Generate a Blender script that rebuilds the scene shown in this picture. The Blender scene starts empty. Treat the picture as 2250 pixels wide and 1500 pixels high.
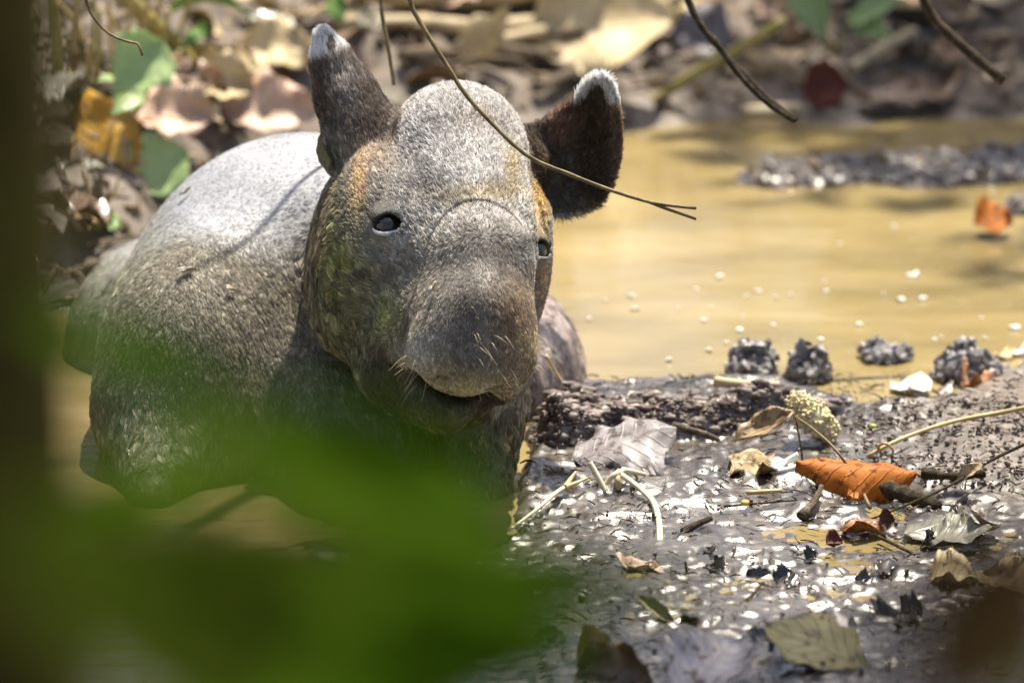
import bpy, math, random
import numpy as np
from mathutils import Vector, Matrix, kdtree

# ------------------------------------------------------------------ camera, sky, sun, exposure
scene = bpy.context.scene
COL = scene.collection
PX = 0.0004                                   # metres per photograph pixel at the animal's head
PITCH = math.radians(14.0)
DIST = 6.0
CEN = np.array([0.0, 0.0, 0.15])
RV = np.array([1.0, 0.0, 0.0])
UV_ = np.array([0.0, math.sin(PITCH), math.cos(PITCH)])
FV = np.array([0.0, math.cos(PITCH), -math.sin(PITCH)])
CAMP = CEN - FV * DIST

cd = bpy.data.cameras.new('camera')
cam = bpy.data.objects.new('camera', cd)
COL.objects.link(cam)
cam.location = CAMP
cam.rotation_euler = (math.pi / 2 - PITCH, 0, 0)
cd.sensor_width = 36.0
cd.lens = 36.0 * DIST / (2250 * PX)
cd.clip_start = 0.05
cd.clip_end = 500
cd.dof.use_dof = True
cd.dof.focus_distance = DIST - 0.02
cd.dof.aperture_fstop = 5.0
scene.camera = cam

SUN = Vector((0.14, 0.34, 0.92)).normalized()          # towards the sun
w = bpy.data.worlds.new('World')
scene.world = w
w.use_nodes = True
nt = w.node_tree
bg = nt.nodes['Background']
sky = nt.nodes.new('ShaderNodeTexSky')
sky.sky_type = 'NISHITA'
sky.sun_disc = False
sky.sun_elevation = math.asin(SUN.z)
sky.sun_rotation = math.atan2(SUN.x, SUN.y)
sky.air_density = 1.0
sky.dust_density = 4.0
sky.ozone_density = 0.4
nt.links.new(sky.outputs[0], bg.inputs[0])
bg.inputs[1].default_value = 0.085
sl = bpy.data.lights.new('sun', 'SUN')
sl.energy = 5.0
sl.angle = math.radians(0.5)
sl.color = (1.0, 0.92, 0.77)
so = bpy.data.objects.new('sun', sl)
so.rotation_euler = SUN.to_track_quat('Z', 'Y').to_euler()
so.location = (3, 6, 10)
COL.objects.link(so)
vs = scene.view_settings
vs.view_transform = 'Standard'
vs.look = 'None'
vs.exposure = 1.05
vs.gamma = 1.0
scene.cycles.use_denoising = True
scene.cycles.max_bounces = 8
scene.cycles.sample_clamp_indirect = 6.0
try:
    scene.cycles_curves.shape = 'RIBBONS'
except Exception:
    pass

# ------------------------------------------------------------------ small maths
def vw(px, py, z=0.0):
    """photograph pixel + metric depth (px units towards the camera) -> view coordinates"""
    return np.array([px - 1125.0, 750.0 - py, z])

def v2w(V):
    V = np.asarray(V, dtype=np.float64)
    return CEN + PX * (V[..., 0:1] * RV + V[..., 1:2] * UV_ - V[..., 2:3] * FV)

def ray(px, py):
    d = FV * DIST + RV * (px - 1125) * PX + UV_ * (750 - py) * PX
    return d / np.linalg.norm(d)

def at_z(px, py, z=0.0):
    d = ray(px, py)
    return CAMP + d * ((z - CAMP[2]) / d[2])

def at_y(px, py, y):
    d = ray(px, py)
    return CAMP + d * ((y - CAMP[1]) / d[1])

def hash3(i, j, k, s):
    i = i.astype(np.uint32); j = j.astype(np.uint32); k = k.astype(np.uint32)
    h = i * np.uint32(374761393) + j * np.uint32(668265263) + k * np.uint32(2147483647 - 5) + np.uint32((s * 974711 + 12345) & 0xffffffff)
    h = (h ^ (h >> np.uint32(13))) * np.uint32(1274126177)
    h = (h ^ (h >> np.uint32(16))) * np.uint32(2246822519)
    h ^= h >> np.uint32(15)
    return h.astype(np.float64) / 4294967295.0

def vnoise(P, seed=0):
    """smooth value noise, -1..1"""
    P = np.asarray(P, dtype=np.float64)
    with np.errstate(over='ignore'):
        I = np.floor(P).astype(np.int64)
        F = P - I
        F = F * F * F * (F * (F * 6 - 15) + 10)
        r = 0
        for dx in (0, 1):
            wx = F[:, 0] if dx else 1 - F[:, 0]
            for dy in (0, 1):
                wy = F[:, 1] if dy else 1 - F[:, 1]
                for dz in (0, 1):
                    wz = F[:, 2] if dz else 1 - F[:, 2]
                    r = r + wx * wy * wz * hash3(I[:, 0] + dx, I[:, 1] + dy, I[:, 2] + dz, seed)
    return r * 2 - 1

def fbm(P, octs=3, seed=0, lac=2.03, gain=0.5):
    a, r, t = 1.0, 0, 0.0
    P = np.asarray(P, dtype=np.float64)
    for o in range(octs):
        r = r + a * vnoise(P, seed + o * 17)
        t += a
        a *= gain
        P = P * lac + 3.7
    return r / t

def sstep(a, b, x):
    t = np.clip((x - a) / (b - a), 0, 1)
    return t * t * (3 - 2 * t)

def poly_sd(x, y, poly):
    """signed distance to a polygon, negative inside"""
    d = np.full(x.shape, 1e18)
    s = np.ones(x.shape)
    n = len(poly)
    for i in range(n):
        ax, ay = poly[i]; bx, by = poly[i - 1]
        ex, ey = bx - ax, by - ay
        wx, wy = x - ax, y - ay
        t = np.clip((wx * ex + wy * ey) / (ex * ex + ey * ey + 1e-20), 0, 1)
        qx, qy = wx - ex * t, wy - ey * t
        d = np.minimum(d, qx * qx + qy * qy)
        c1 = y >= ay; c2 = y < by; c3 = ex * wy > ey * wx
        flip = (c1 & c2 & c3) | (~c1 & ~c2 & ~c3)
        s = np.where(flip, -s, s)
    return s * np.sqrt(d)

# ------------------------------------------------------------------ object helpers
def tag(o, label=None, cat=None, group=None, kind=None):
    if label: o['label'] = label
    if cat: o['category'] = cat
    if group: o['group'] = group
    if kind: o['kind'] = kind
    return o

def mesh_from(name, V, Fq, smooth=True):
    me = bpy.data.meshes.new(name)
    if isinstance(Fq, np.ndarray):
        V = np.asarray(V, dtype=np.float32)
        k = Fq.shape[1]
        me.vertices.add(len(V)); me.vertices.foreach_set('co', V.ravel())
        me.loops.add(Fq.size); me.loops.foreach_set('vertex_index', Fq.astype(np.int32).ravel())
        me.polygons.add(len(Fq))
        me.polygons.foreach_set('loop_start', np.arange(0, Fq.size, k, dtype=np.int32))
        me.update(calc_edges=True)
        me.validate()
    else:
        me.from_pydata([tuple(map(float, v)) for v in V], [], Fq)
        me.update()
    if smooth:
        me.polygons.foreach_set('use_smooth', [True] * len(me.polygons))
    return me

def obj(name, me, mat=None, parent=None, loc=None):
    o = bpy.data.objects.new(name, me)
    COL.objects.link(o)
    if mat is not None and me is not None and not me.materials:
        me.materials.append(mat)
    if parent is not None:
        o.parent = parent
    if loc is not None:
        o.location = tuple(loc)
    return o

def empty(name, loc=(0, 0, 0)):
    return obj(name, None, loc=loc)

class MB:
    """collects vertices and faces of one mesh"""
    def __init__(self):
        self.v = []; self.f = []
    def add(self, V, F):
        b = len(self.v)
        self.v.extend([tuple(map(float, p)) for p in V])
        self.f.extend([tuple(i + b for i in f) for f in F])
    def tube(self, pts, rads, n=6, cap=True, rough=0.0, seed=0):
        if rough:
            ii, kk = np.meshgrid(np.arange(len(pts)), np.arange(n), indexing='ij')
            an_ = 2 * math.pi * kk.ravel() / n
            jit = vnoise(np.stack([np.cos(an_) * 1.3 + seed, np.sin(an_) * 1.3, ii.ravel() * .33], 1), seed % 89).reshape(ii.shape)
        pts = [Vector(p) for p in pts]
        V = []; F = []
        ref = Vector((0.13, 0.31, 0.94)).normalized()
        m = len(pts)
        for i, p in enumerate(pts):
            t = (pts[min(i + 1, m - 1)] - pts[max(i - 1, 0)]).normalized()
            a = t.cross(ref)
            if a.length < 1e-3: a = t.cross(Vector((1, 0, 0)))
            a.normalize(); b = t.cross(a)
            r = rads[i] if hasattr(rads, '__len__') else rads
            for k in range(n):
                an = 2 * math.pi * k / n
                q = r * (1 + rough * jit[i, k]) if rough else r
                V.append(p + a * (q * math.cos(an)) + b * (q * math.sin(an)))
        for i in range(m - 1):
            for k in range(n):
                k2 = (k + 1) % n
                F.append((i * n + k, i * n + k2, (i + 1) * n + k2, (i + 1) * n + k))
        if cap:
            F.append(tuple(range(n))[::-1]); F.append(tuple((m - 1) * n + k for k in range(n)))
        self.add(V, F)
    def build(self, name, mat, parent=None, loc=None, smooth=True):
        return obj(name, mesh_from(name, self.v, self.f, smooth), mat, parent, loc)

def spline(pts, n):
    """centripetal Catmull-Rom through pts, n samples spread along the chord length"""
    P = np.array([np.asarray(p, dtype=float) for p in pts])
    P = np.concatenate([[2 * P[0] - P[1]], P, [2 * P[-1] - P[-2]]])
    d = np.sqrt(np.maximum(np.linalg.norm(np.diff(P, axis=0), axis=1), 1e-9))
    T = np.concatenate([[0], np.cumsum(d)])
    chord = np.concatenate([[0], np.cumsum(np.linalg.norm(np.diff(P[1:-1], axis=0), axis=1) ** .75)])
    out = []
    for q in np.linspace(0, chord[-1], n):
        k = int(np.clip(np.searchsorted(chord, q) - 1, 0, len(chord) - 2))
        f = (q - chord[k]) / max(chord[k + 1] - chord[k], 1e-12)
        t0, t1, t2, t3 = T[k:k + 4]
        t = t1 + (t2 - t1) * f
        p0, p1, p2, p3 = P[k:k + 4]
        a1 = (t1 - t) / (t1 - t0) * p0 + (t - t0) / (t1 - t0) * p1
        a2 = (t2 - t) / (t2 - t1) * p1 + (t - t1) / (t2 - t1) * p2
        a3 = (t3 - t) / (t3 - t2) * p2 + (t - t2) / (t3 - t2) * p3
        b1 = (t2 - t) / (t2 - t0) * a1 + (t - t0) / (t2 - t0) * a2
        b2 = (t3 - t) / (t3 - t1) * a2 + (t - t1) / (t3 - t1) * a3
        out.append((t2 - t) / (t2 - t1) * b1 + (t - t1) / (t2 - t1) * b2)
    return out

def wobble(n, seed, amt):
    """slow uneven thickness along a stick"""
    x = np.arange(n) * 0.23
    return 1 + amt * vnoise(np.stack([x, np.full(n, seed * 1.37), np.zeros(n)], 1), seed % 97)

# ------------------------------------------------------------------ materials
def newmat(name):
    m = bpy.data.materials.new(name)
    m.use_nodes = True
    n = m.node_tree
    b = n.nodes['Principled BSDF']
    return m, n, b

def N(n, t, **kw):
    x = n.nodes.new(t)
    for k, v in kw.items():
        if k in x.inputs.keys(): x.inputs[k].default_value = v
        else: setattr(x, k, v)
    return x

def ramp(n, stops):
    r = n.nodes.new('ShaderNodeValToRGB')
    e = r.color_ramp.elements
    while len(e) > len(stops): e.remove(e[-1])
    while len(e) < len(stops): e.new(0.5)
    for el, (p, c) in zip(e, stops):
        el.position = p
        el.color = (c[0], c[1], c[2], 1)
    return r

def mat_noise(name, cols, scale=20.0, detail=6.0, rough=0.6, bump=0.3, bscale=None, bdist=0.002, spec=0.5,
              coord='Object', rough2=None, stretch=None):
    """colour ramp over noise + bump"""
    m, n, b = newmat(name)
    tc = N(n, 'ShaderNodeTexCoord')
    src = tc.outputs[coord]
    if stretch:
        mp = N(n, 'ShaderNodeMapping'); mp.inputs['Scale'].default_value = stretch
        n.links.new(src, mp.inputs[0]); src = mp.outputs[0]
    nz = N(n, 'ShaderNodeTexNoise', Scale=scale, Detail=detail, Roughness=0.6)
    n.links.new(src, nz.inputs['Vector'])
    k = len(cols)
    rp = ramp(n, [(0.3 + 0.4 * i / max(1, k - 1), c) for i, c in enumerate(cols)])
    n.links.new(nz.outputs[0], rp.inputs[0])
    n.links.new(rp.outputs[0], b.inputs['Base Color'])
    b.inputs['Roughness'].default_value = rough
    b.inputs['Specular IOR Level'].default_value = spec
    if rough2 is not None:
        mr = N(n, 'ShaderNodeMapRange'); mr.inputs[1].default_value = .35; mr.inputs[2].default_value = .65
        mr.inputs[3].default_value = rough; mr.inputs[4].default_value = rough2
        n2 = N(n, 'ShaderNodeTexNoise', Scale=scale * 0.6, Detail=4.0)
        n.links.new(src, n2.inputs['Vector'])
        n.links.new(n2.outputs[0], mr.inputs[0]); n.links.new(mr.outputs[0], b.inputs['Roughness'])
    if bump:
        nb = N(n, 'ShaderNodeTexNoise', Scale=bscale or scale * 2, Detail=8.0, Roughness=0.65)
        n.links.new(src, nb.inputs['Vector'])
        bp = N(n, 'ShaderNodeBump', Strength=bump, Distance=bdist)
        n.links.new(nb.outputs[0], bp.inputs['Height'])
        n.links.new(bp.outputs[0], b.inputs['Normal'])
    return m

def mat_leaf(name, c1, c2, vein, rough=0.5, trans=0.25, spot=None, spec=0.5, veins=8.0, coat=0.0):
    """leaf blade: blotchy colour, midrib and side veins laid out along the blade's UV"""
    m, n, b = newmat(name)
    tc = N(n, 'ShaderNodeTexCoord')
    oi = N(n, 'ShaderNodeObjectInfo')
    ad = N(n, 'ShaderNodeVectorMath', operation='ADD')
    n.links.new(tc.outputs['Object'], ad.inputs[0]); n.links.new(oi.outputs['Location'], ad.inputs[1])
    nz = N(n, 'ShaderNodeTexNoise', Scale=38.0, Detail=7.0, Roughness=0.65)
    n.links.new(ad.outputs[0], nz.inputs['Vector'])
    stops = [(0.36, c1), (0.62, c2)]
    rp = ramp(n, stops)
    n.links.new(nz.outputs[0], rp.inputs[0])
    col = rp.outputs[0]
    if spot:
        ns = N(n, 'ShaderNodeTexNoise', Scale=85.0, Detail=5.0)
        n.links.new(ad.outputs[0], ns.inputs['Vector'])
        sr = ramp(n, [(0.55, (0, 0, 0)), (0.63, (1, 1, 1))])
        n.links.new(ns.outputs[0], sr.inputs[0])
        mx = N(n, 'ShaderNodeMix', data_type='RGBA')
        n.links.new(sr.outputs[0], mx.inputs[0]); n.links.new(col, mx.inputs[6]); mx.inputs[7].default_value = (*spot, 1)
        col = mx.outputs[2]
    sp = N(n, 'ShaderNodeSeparateXYZ')
    n.links.new(tc.outputs['UV'], sp.inputs[0])
    av = N(n, 'ShaderNodeMath', operation='ABSOLUTE'); n.links.new(sp.outputs[1], av.inputs[0])
    mu = N(n, 'ShaderNodeMath', operation='MULTIPLY'); mu.inputs[1].default_value = veins; n.links.new(sp.outputs[0], mu.inputs[0])
    mv = N(n, 'ShaderNodeMath', operation='MULTIPLY'); mv.inputs[1].default_value = 2.2; n.links.new(av.outputs[0], mv.inputs[0])
    su = N(n, 'ShaderNodeMath', operation='SUBTRACT'); n.links.new(mu.outputs[0], su.inputs[0]); n.links.new(mv.outputs[0], su.inputs[1])
    wv = N(n, 'ShaderNodeTexNoise', Scale=24.0, Detail=2.0)
    n.links.new(ad.outputs[0], wv.inputs['Vector'])
    su2 = N(n, 'ShaderNodeMath', operation='MULTIPLY_ADD'); n.links.new(wv.outputs[0], su2.inputs[0]); su2.inputs[1].default_value = 1.1; n.links.new(su.outputs[0], su2.inputs[2])
    fr = N(n, 'ShaderNodeMath', operation='PINGPONG'); fr.inputs[1].default_value = 0.5; n.links.new(su2.outputs[0], fr.inputs[0])
    r1 = N(n, 'ShaderNodeMapRange'); r1.inputs[1].default_value = 0.0; r1.inputs[2].default_value = 0.10; r1.inputs[3].default_value = 1.0; r1.inputs[4].default_value = 0.0
    n.links.new(fr.outputs[0], r1.inputs[0])
    r2 = N(n, 'ShaderNodeMapRange'); r2.inputs[1].default_value = 0.0; r2.inputs[2].default_value = 0.09; r2.inputs[3].default_value = 1.0; r2.inputs[4].default_value = 0.0
    n.links.new(av.outputs[0], r2.inputs[0])
    mxv = N(n, 'ShaderNodeMath', operation='MAXIMUM'); n.links.new(r1.outputs[0], mxv.inputs[0]); n.links.new(r2.outputs[0], mxv.inputs[1])
    sc = N(n, 'ShaderNodeMath', operation='MULTIPLY'); sc.inputs[1].default_value = 0.45; n.links.new(mxv.outputs[0], sc.inputs[0])
    mx2 = N(n, 'ShaderNodeMix', data_type='RGBA')
    n.links.new(sc.outputs[0], mx2.inputs[0]); n.links.new(col, mx2.inputs[6]); mx2.inputs[7].default_value = (*vein, 1)
    col = mx2.outputs[2]
    n.links.new(col, b.inputs['Base Color'])
    b.inputs['Roughness'].default_value = rough
    b.inputs['Specular IOR Level'].default_value = spec
    b.inputs['Coat Weight'].default_value = coat
    b.inputs['Coat Roughness'].default_value = 0.15
    hs = N(n, 'ShaderNodeMath', operation='MULTIPLY_ADD'); n.links.new(nz.outputs[0], hs.inputs[0]); hs.inputs[1].default_value = 1.2; n.links.new(mxv.outputs[0], hs.inputs[2])
    bp = N(n, 'ShaderNodeBump', Strength=0.5, Distance=0.0012)
    n.links.new(hs.outputs[0], bp.inputs['Height']); n.links.new(bp.outputs[0], b.inputs['Normal'])
    if trans > 0:
        tr = N(n, 'ShaderNodeBsdfTranslucent')
        n.links.new(col, tr.inputs[0])
        ms = N(n, 'ShaderNodeMixShader'); ms.inputs[0].default_value = trans
        n.links.new(b.outputs[0], ms.inputs[1]); n.links.new(tr.outputs[0], ms.inputs[2])
        n.links.new(ms.outputs[0], n.nodes['Material Output'].inputs[0])
    return m

# ------------------------------------------------------------------ ground
def img_poly(pts, z=0.0):
    out = []
    for p in pts:
        q = at_z(p[0], p[1], p[2] if len(p) > 2 else z)
        out.append((q[0], q[1]))
    return out

MUD = img_poly([(1140, 1010), (1155, 915), (1235, 865), (1400, 850), (1560, 848), (1720, 852), (1830, 885), (1905, 922), (2020, 918),
                (2130, 910), (2250, 850), (2600, 800), (3300, 1000), (3300, 1750), (1500, 1950), (500, 1850), (640, 1500), (800, 1410),
                (900, 1340), (1010, 1240), (1100, 1170), (1135, 1090)])
LEDGE = img_poly([(1150, 985, 0.005), (1165, 905, .04), (1240, 850, .045), (1420, 836, .05), (1560, 832, .05), (1740, 842, .045), (1840, 893, .02),
                  (1770, 930, .01), (1620, 945, .01), (1470, 960, .01), (1340, 985, .005), (1230, 1005, .005)])
HUMP = img_poly([(600, 1250), (640, 1165), (740, 1120), (880, 1125), (960, 1180), (1010, 1260), (900, 1290), (740, 1285)])
SHOAL1 = img_poly([(1560, 410), (1640, 370), (1800, 350), (2000, 345), (2300, 330), (2400, 400), (2250, 415), (2050, 425), (1900, 410), (1760, 425), (1650, 430)])
SHOAL2 = img_poly([(2120, 470), (2180, 445), (2400, 430), (2400, 490), (2220, 485)])

def terrain(x, y):
    x = np.asarray(x, dtype=float); y = np.asarray(y, dtype=float)
    sh = x.shape
    x = x.ravel(); y = y.ravel()
    P = np.stack([x, y, np.zeros_like(x)], 1)
    near = (np.abs(x) < 1.2) & (y > -1.2) & (y < 3.0)
    big = fbm(P * 1.3, 2, 5)
    mid = fbm(P * 11, 3, 9)
    fine = np.zeros_like(x)
    Pn = P[near]
    st = Pn * np.array([1.0, 0.75, 1.0])
    patch = sstep(-.35, .35, fbm(Pn * 14, 2, 51))
    fine[near] = (0.55 * fbm(st * 36, 2, 21) + 0.6 * (1 - 2 * np.abs(fbm(st * np.array([44, 72, 1]), 2, 31)))) * (0.35 + 0.9 * patch)
    micro = np.zeros_like(x)
    micro[near] = fbm(Pn * 150, 2, 41)
    h = np.full(x.shape, -0.13)
    sd = poly_sd(x, y, MUD) + 0.022 * mid + 0.03 * fbm(P * 5, 2, 61) * sstep(0.0, -0.15, y)
    m = sstep(0.05, -0.015, sd)
    rise = 0.02 * sstep(0.25, 0.5, x) * sstep(-0.1, 0.25, y)
    # a shallow, puddled apron in front and a rougher flat behind
    plate = 0.0025 + rise + 0.009 * mid + 0.0056 * fine + 0.0022 * micro
    plate = plate + 0.010 * sstep(-0.12, 0.12, y)
    h = h + m * (plate + 0.13)
    sl = poly_sd(x, y, LEDGE) + 0.010 * mid + 0.006 * fine
    lm = sstep(0.006, -0.012, sl)
    h = h + lm * (0.033 + 0.018 * mid + 0.011 * fine + 0.004 * micro)
    # a scooped hollow under the orange leaf
    hx, hy = HOLLOW
    r = np.sqrt(((x - hx) / 0.075) ** 2 + ((y - hy) / 0.06) ** 2)
    h = h - 0.016 * sstep(1.0, 0.3, r) * m
    sh_ = poly_sd(x, y, HUMP) + 0.02 * mid
    h = np.maximum(h, -0.13 + sstep(0.05, -0.03, sh_) * (0.132 + 0.012 * mid + 0.006 * fine + 0.002 * micro))
    for po in (SHOAL1, SHOAL2):
        s2 = poly_sd(x, y, po) + 0.03 * mid
        h = np.maximum(h, -0.13 + sstep(0.04, -0.03, s2) * (0.137 + 0.007 * fine + 0.006 * mid))
    ys = 0.70 + 0.32 * sstep(-0.42, -0.25, x) + 0.60 * sstep(-0.3, 0.25, x) + 0.05 * big - 0.5 * sstep(1.0, 3.0, np.abs(x))
    db = y - ys + 0.05 * mid
    bank = -0.13 + 0.135 * sstep(-0.22, 0.02, db) + 0.30 * np.clip(db, 0, 1.6) + 0.05 * np.clip(db - 1.6, 0, 60) \
        + sstep(0, .2, db) * (0.02 * mid + 0.006 * fine)
    h = np.maximum(h, bank)
    side = np.maximum(np.abs(x) - 1.0, 0)
    h = np.maximum(h, -0.13 + 0.20 * sstep(0.0, 0.7, side) + 0.03 * np.clip(side - 0.7, 0, 30) + 0.01 * mid)
    fr = np.maximum(-0.75 - y, 0)
    h = np.maximum(h, -0.13 + 0.18 * sstep(0.0, 0.7, fr) + 0.04 * np.clip(fr - 0.7, 0, 6) + 0.01 * mid)
    h = h + 0.15 * sstep(8, 30, np.abs(x) + np.abs(y)) * big
    return h.reshape(sh)

_q = at_z(1930, 1090, 0.01)
HOLLOW = (_q[0], _q[1] + 0.02)

def axis(segs):
    out = [segs[0][0]]
    for a, b, s in segs:
        k = max(1, int(round((b - a) / s)))
        out += list(np.linspace(a, b, k + 1)[1:])
    return np.array(out)

gx = axis([(-60, -8, 4), (-8, -1.4, .4), (-1.4, -0.62, .04), (-0.62, -0.1, .008), (-0.1, 0.62, .0032), (0.62, 1.4, .04), (1.4, 8, .4), (8, 60, 4)])
gy = axis([(-40, -8, 4), (-8, -1.2, .3), (-1.2, -0.66, .03), (-0.66, 0.5, .0032), (0.5, 1.7, .009), (1.7, 3.0, .03), (3, 8, .25), (8, 60, 4)])
GX, GY = np.meshgrid(gx, gy, indexing='ij')
GH = terrain(GX, GY)

def ground_h(x, y):
    i = int(np.clip(np.searchsorted(gx, x) - 1, 0, len(gx) - 2)); j = int(np.clip(np.searchsorted(gy, y) - 1, 0, len(gy) - 2))
    u = (x - gx[i]) / (gx[i + 1] - gx[i]); v = (y - gy[j]) / (gy[j + 1] - gy[j])
    return float(GH[i, j] * (1 - u) * (1 - v) + GH[i + 1, j] * u * (1 - v) + GH[i, j + 1] * (1 - u) * v + GH[i + 1, j + 1] * u * v)

def ground_at(px, py, floor=0.0):
    """first hit of the sight line with ground or water"""
    d = ray(px, py)
    t = 4.6
    hit = lambda t: (CAMP + d * t)[2] <= max(ground_h(*(CAMP + d * t)[:2]), floor)
    while t < 14:
        if hit(t):
            lo, hi = t - 0.04, t
            for _ in range(7):
                mid_ = 0.5 * (lo + hi)
                if hit(mid_): hi = mid_
                else: lo = mid_
            return CAMP + d * hi
        t += 0.04
    return CAMP + d * 8

def grid_faces(nx, ny):
    i = np.arange((nx) * (ny)).reshape(nx, ny)
    return np.stack([i[:-1, :-1].ravel(), i[1:, :-1].ravel(), i[1:, 1:].ravel(), i[:-1, 1:].ravel()], 1)

V = np.stack([GX.ravel(), GY.ravel(), GH.ravel()], 1)
me = mesh_from('ground', V, grid_faces(len(gx), len(gy)))
at = me.attributes.new('dry', 'FLOAT', 'POINT')
dry = sstep(0.012, 0.055, GH) * 0.6 + 0.95 * sstep(1.25, 1.75, GY + .5 * (GX < -.1)) + 0.55 * sstep(0.28, 0.46, GX) * sstep(-.15, .1, GY) * sstep(.8, .5, GY)
at.data.foreach_set('value', np.clip(dry, 0, 1).ravel().astype(np.float32))

m, n, b = newmat('wet_mud')
tc = N(n, 'ShaderNodeTexCoord')
n1 = N(n, 'ShaderNodeTexNoise', Scale=26.0, Detail=8.0, Roughness=0.65)
n.links.new(tc.outputs['Object'], n1.inputs['Vector'])
r1 = ramp(n, [(0.3, (0.026, 0.020, 0.015)), (0.5, (0.068, 0.054, 0.044)), (0.72, (0.125, 0.105, 0.090))])
n.links.new(n1.outputs[0], r1.inputs[0])
a1 = N(n, 'ShaderNodeAttribute', attribute_name='dry')
r2 = ramp(n, [(0.3, (0.060, 0.044, 0.031)), (0.7, (0.20, 0.158, 0.125))])
n.links.new(n1.outputs[0], r2.inputs[0])
mx = N(n, 'ShaderNodeMix', data_type='RGBA')
n.links.new(a1.outputs['Fac'], mx.inputs[0]); n.links.new(r1.outputs[0], mx.inputs[6]); n.links.new(r2.outputs[0], mx.inputs[7])
n.links.new(mx.outputs[2], b.inputs['Base Color'])
n2 = N(n, 'ShaderNodeTexNoise', Scale=70.0, Detail=4.0)
n.links.new(tc.outputs['Object'], n2.inputs['Vector'])
mr = N(n, 'ShaderNodeMapRange'); mr.inputs[1].default_value = .35; mr.inputs[2].default_value = .68; mr.inputs[3].default_value = .20; mr.inputs[4].default_value = .46
n.links.new(n2.outputs[0], mr.inputs[0])
ma = N(n, 'ShaderNodeMath', operation='MULTIPLY_ADD', use_clamp=True)
n.links.new(a1.outputs['Fac'], ma.inputs[0]); ma.inputs[1].default_value = 0.5; n.links.new(mr.outputs[0], ma.inputs[2])
n.links.new(ma.outputs[0], b.inputs['Roughness'])
b.inputs['Specular IOR Level'].default_value = 0.7
cw_ = N(n, 'ShaderNodeMath', operation='MULTIPLY_ADD', use_clamp=True)
n.links.new(a1.outputs['Fac'], cw_.inputs[0]); cw_.inputs[1].default_value = -0.9; cw_.inputs[2].default_value = 0.55
n.links.new(cw_.outputs[0], b.inputs['Coat Weight'])
b.inputs['Coat Roughness'].default_value = 0.20
nb = N(n, 'ShaderNodeTexNoise', Scale=190.0, Detail=7.0, Roughness=0.65)
n.links.new(tc.outputs['Object'], nb.inputs['Vector'])
bp = N(n, 'ShaderNodeBump', Strength=0.4, Distance=0.0016)
n.links.new(nb.outputs[0], bp.inputs['Height']); n.links.new(bp.outputs[0], b.inputs['Normal']); n.links.new(bp.outputs[0], b.inputs['Coat Normal'])
MUDMAT = m
tag(obj('ground', me, m), kind='structure')

# ------------------------------------------------------------------ water
wx = axis([(-12, -1.2, .6), (-1.2, -0.65, .05), (-0.65, 0.2, .007), (0.2, 0.7, .012), (0.7, 1.4, .05), (1.4, 12, .6)])
wy = axis([(-3, -0.9, .3), (-0.9, -0.62, .03), (-0.62, 0.35, .0065), (0.35, 1.7, .014), (1.7, 4, .2)])
WX, WY = np.meshgrid(wx, wy, indexing='ij')
Pw = np.stack([WX.ravel(), WY.ravel(), np.zeros(WX.size)], 1)
amp = np.exp(-(((WX + 0.10) / 0.30) ** 2 + ((WY + 0.16) / 0.22) ** 2)).ravel()
wz = amp * (0.0045 * fbm(Pw * np.array([16, 26, 1]), 3, 77) + 0.0018 * vnoise(Pw * np.array([55, 80, 1]), 78))
wz = wz + 0.0006 * fbm(Pw * np.array([5, 14, 1]), 2, 79)
me = mesh_from('muddy_water', np.stack([WX.ravel(), WY.ravel(), wz], 1), grid_faces(len(wx), len(wy)))
m, n, b = newmat('muddy_water')
tc = N(n, 'ShaderNodeTexCoord')
mp = N(n, 'ShaderNodeMapping'); mp.inputs['Scale'].default_value = (2.2, 5.0, 1)
n.links.new(tc.outputs['Object'], mp.inputs[0])
n1 = N(n, 'ShaderNodeTexNoise', Scale=1.6, Detail=5.0, Roughness=0.55, Distortion=0.4)
n.links.new(mp.outputs[0], n1.inputs['Vector'])
r1 = ramp(n, [(0.3, (0.17, 0.130, 0.055)), (0.5, (0.25, 0.190, 0.083)), (0.72, (0.33, 0.260, 0.125))])
n.links.new(n1.outputs[0], r1.inputs[0])
n.links.new(r1.outputs[0], b.inputs['Base Color'])
b.inputs['Roughness'].default_value = 0.04
b.inputs['IOR'].default_value = 1.33
nb = N(n, 'ShaderNodeTexNoise', Scale=9.0, Detail=3.0)
n.links.new(mp.outputs[0], nb.inputs['Vector'])
bp = N(n, 'ShaderNodeBump', Strength=0.25, Distance=0.004)
n.links.new(nb.outputs[0], bp.inputs['Height']); n.links.new(bp.outputs[0], b.inputs['Normal'])
tag(obj('muddy_water', me, m), kind='structure')

# ------------------------------------------------------------------ the tapir: one continuous skin from blended volumes
FUR = True
def faxis(segs):
    return axis(segs)
# axes in view space (pixels): X right, Y up, Z towards the camera
ax = faxis([(40 - 1125, 640 - 1125, 16), (640 - 1125, 820 - 1125, 6), (820 - 1125, 900 - 1125, 3), (900 - 1125, 1140 - 1125, 6),
            (1140 - 1125, 1200 - 1125, 4), (1200 - 1125, 1392 - 1125, 6)])
ay = faxis([(750 - 1330, 750 - 1120, 16), (750 - 1120, 750 - 590, 6.5), (750 - 590, 750 - 450, 3.5), (750 - 450, 750 - 10, 6)])
az = faxis([(-2500, -700, 40), (-700, -420, 14), (-420, 340, 6.5)])
F = np.full((len(ax), len(ay), len(az)), 400.0, dtype=np.float32)

def sub(lo, hi):
    s = []
    for A, l, h in zip((ax, ay, az), lo, hi):
        i = max(0, np.searchsorted(A, l) - 1); j = min(len(A), np.searchsorted(A, h) + 1)
        s.append(slice(i, j))
    return tuple(s)

def gridp(s):
    X, Y, Z = np.meshgrid(ax[s[0]], ay[s[1]], az[s[2]], indexing='ij')
    return np.stack([X, Y, Z], -1).astype(np.float32)

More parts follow.
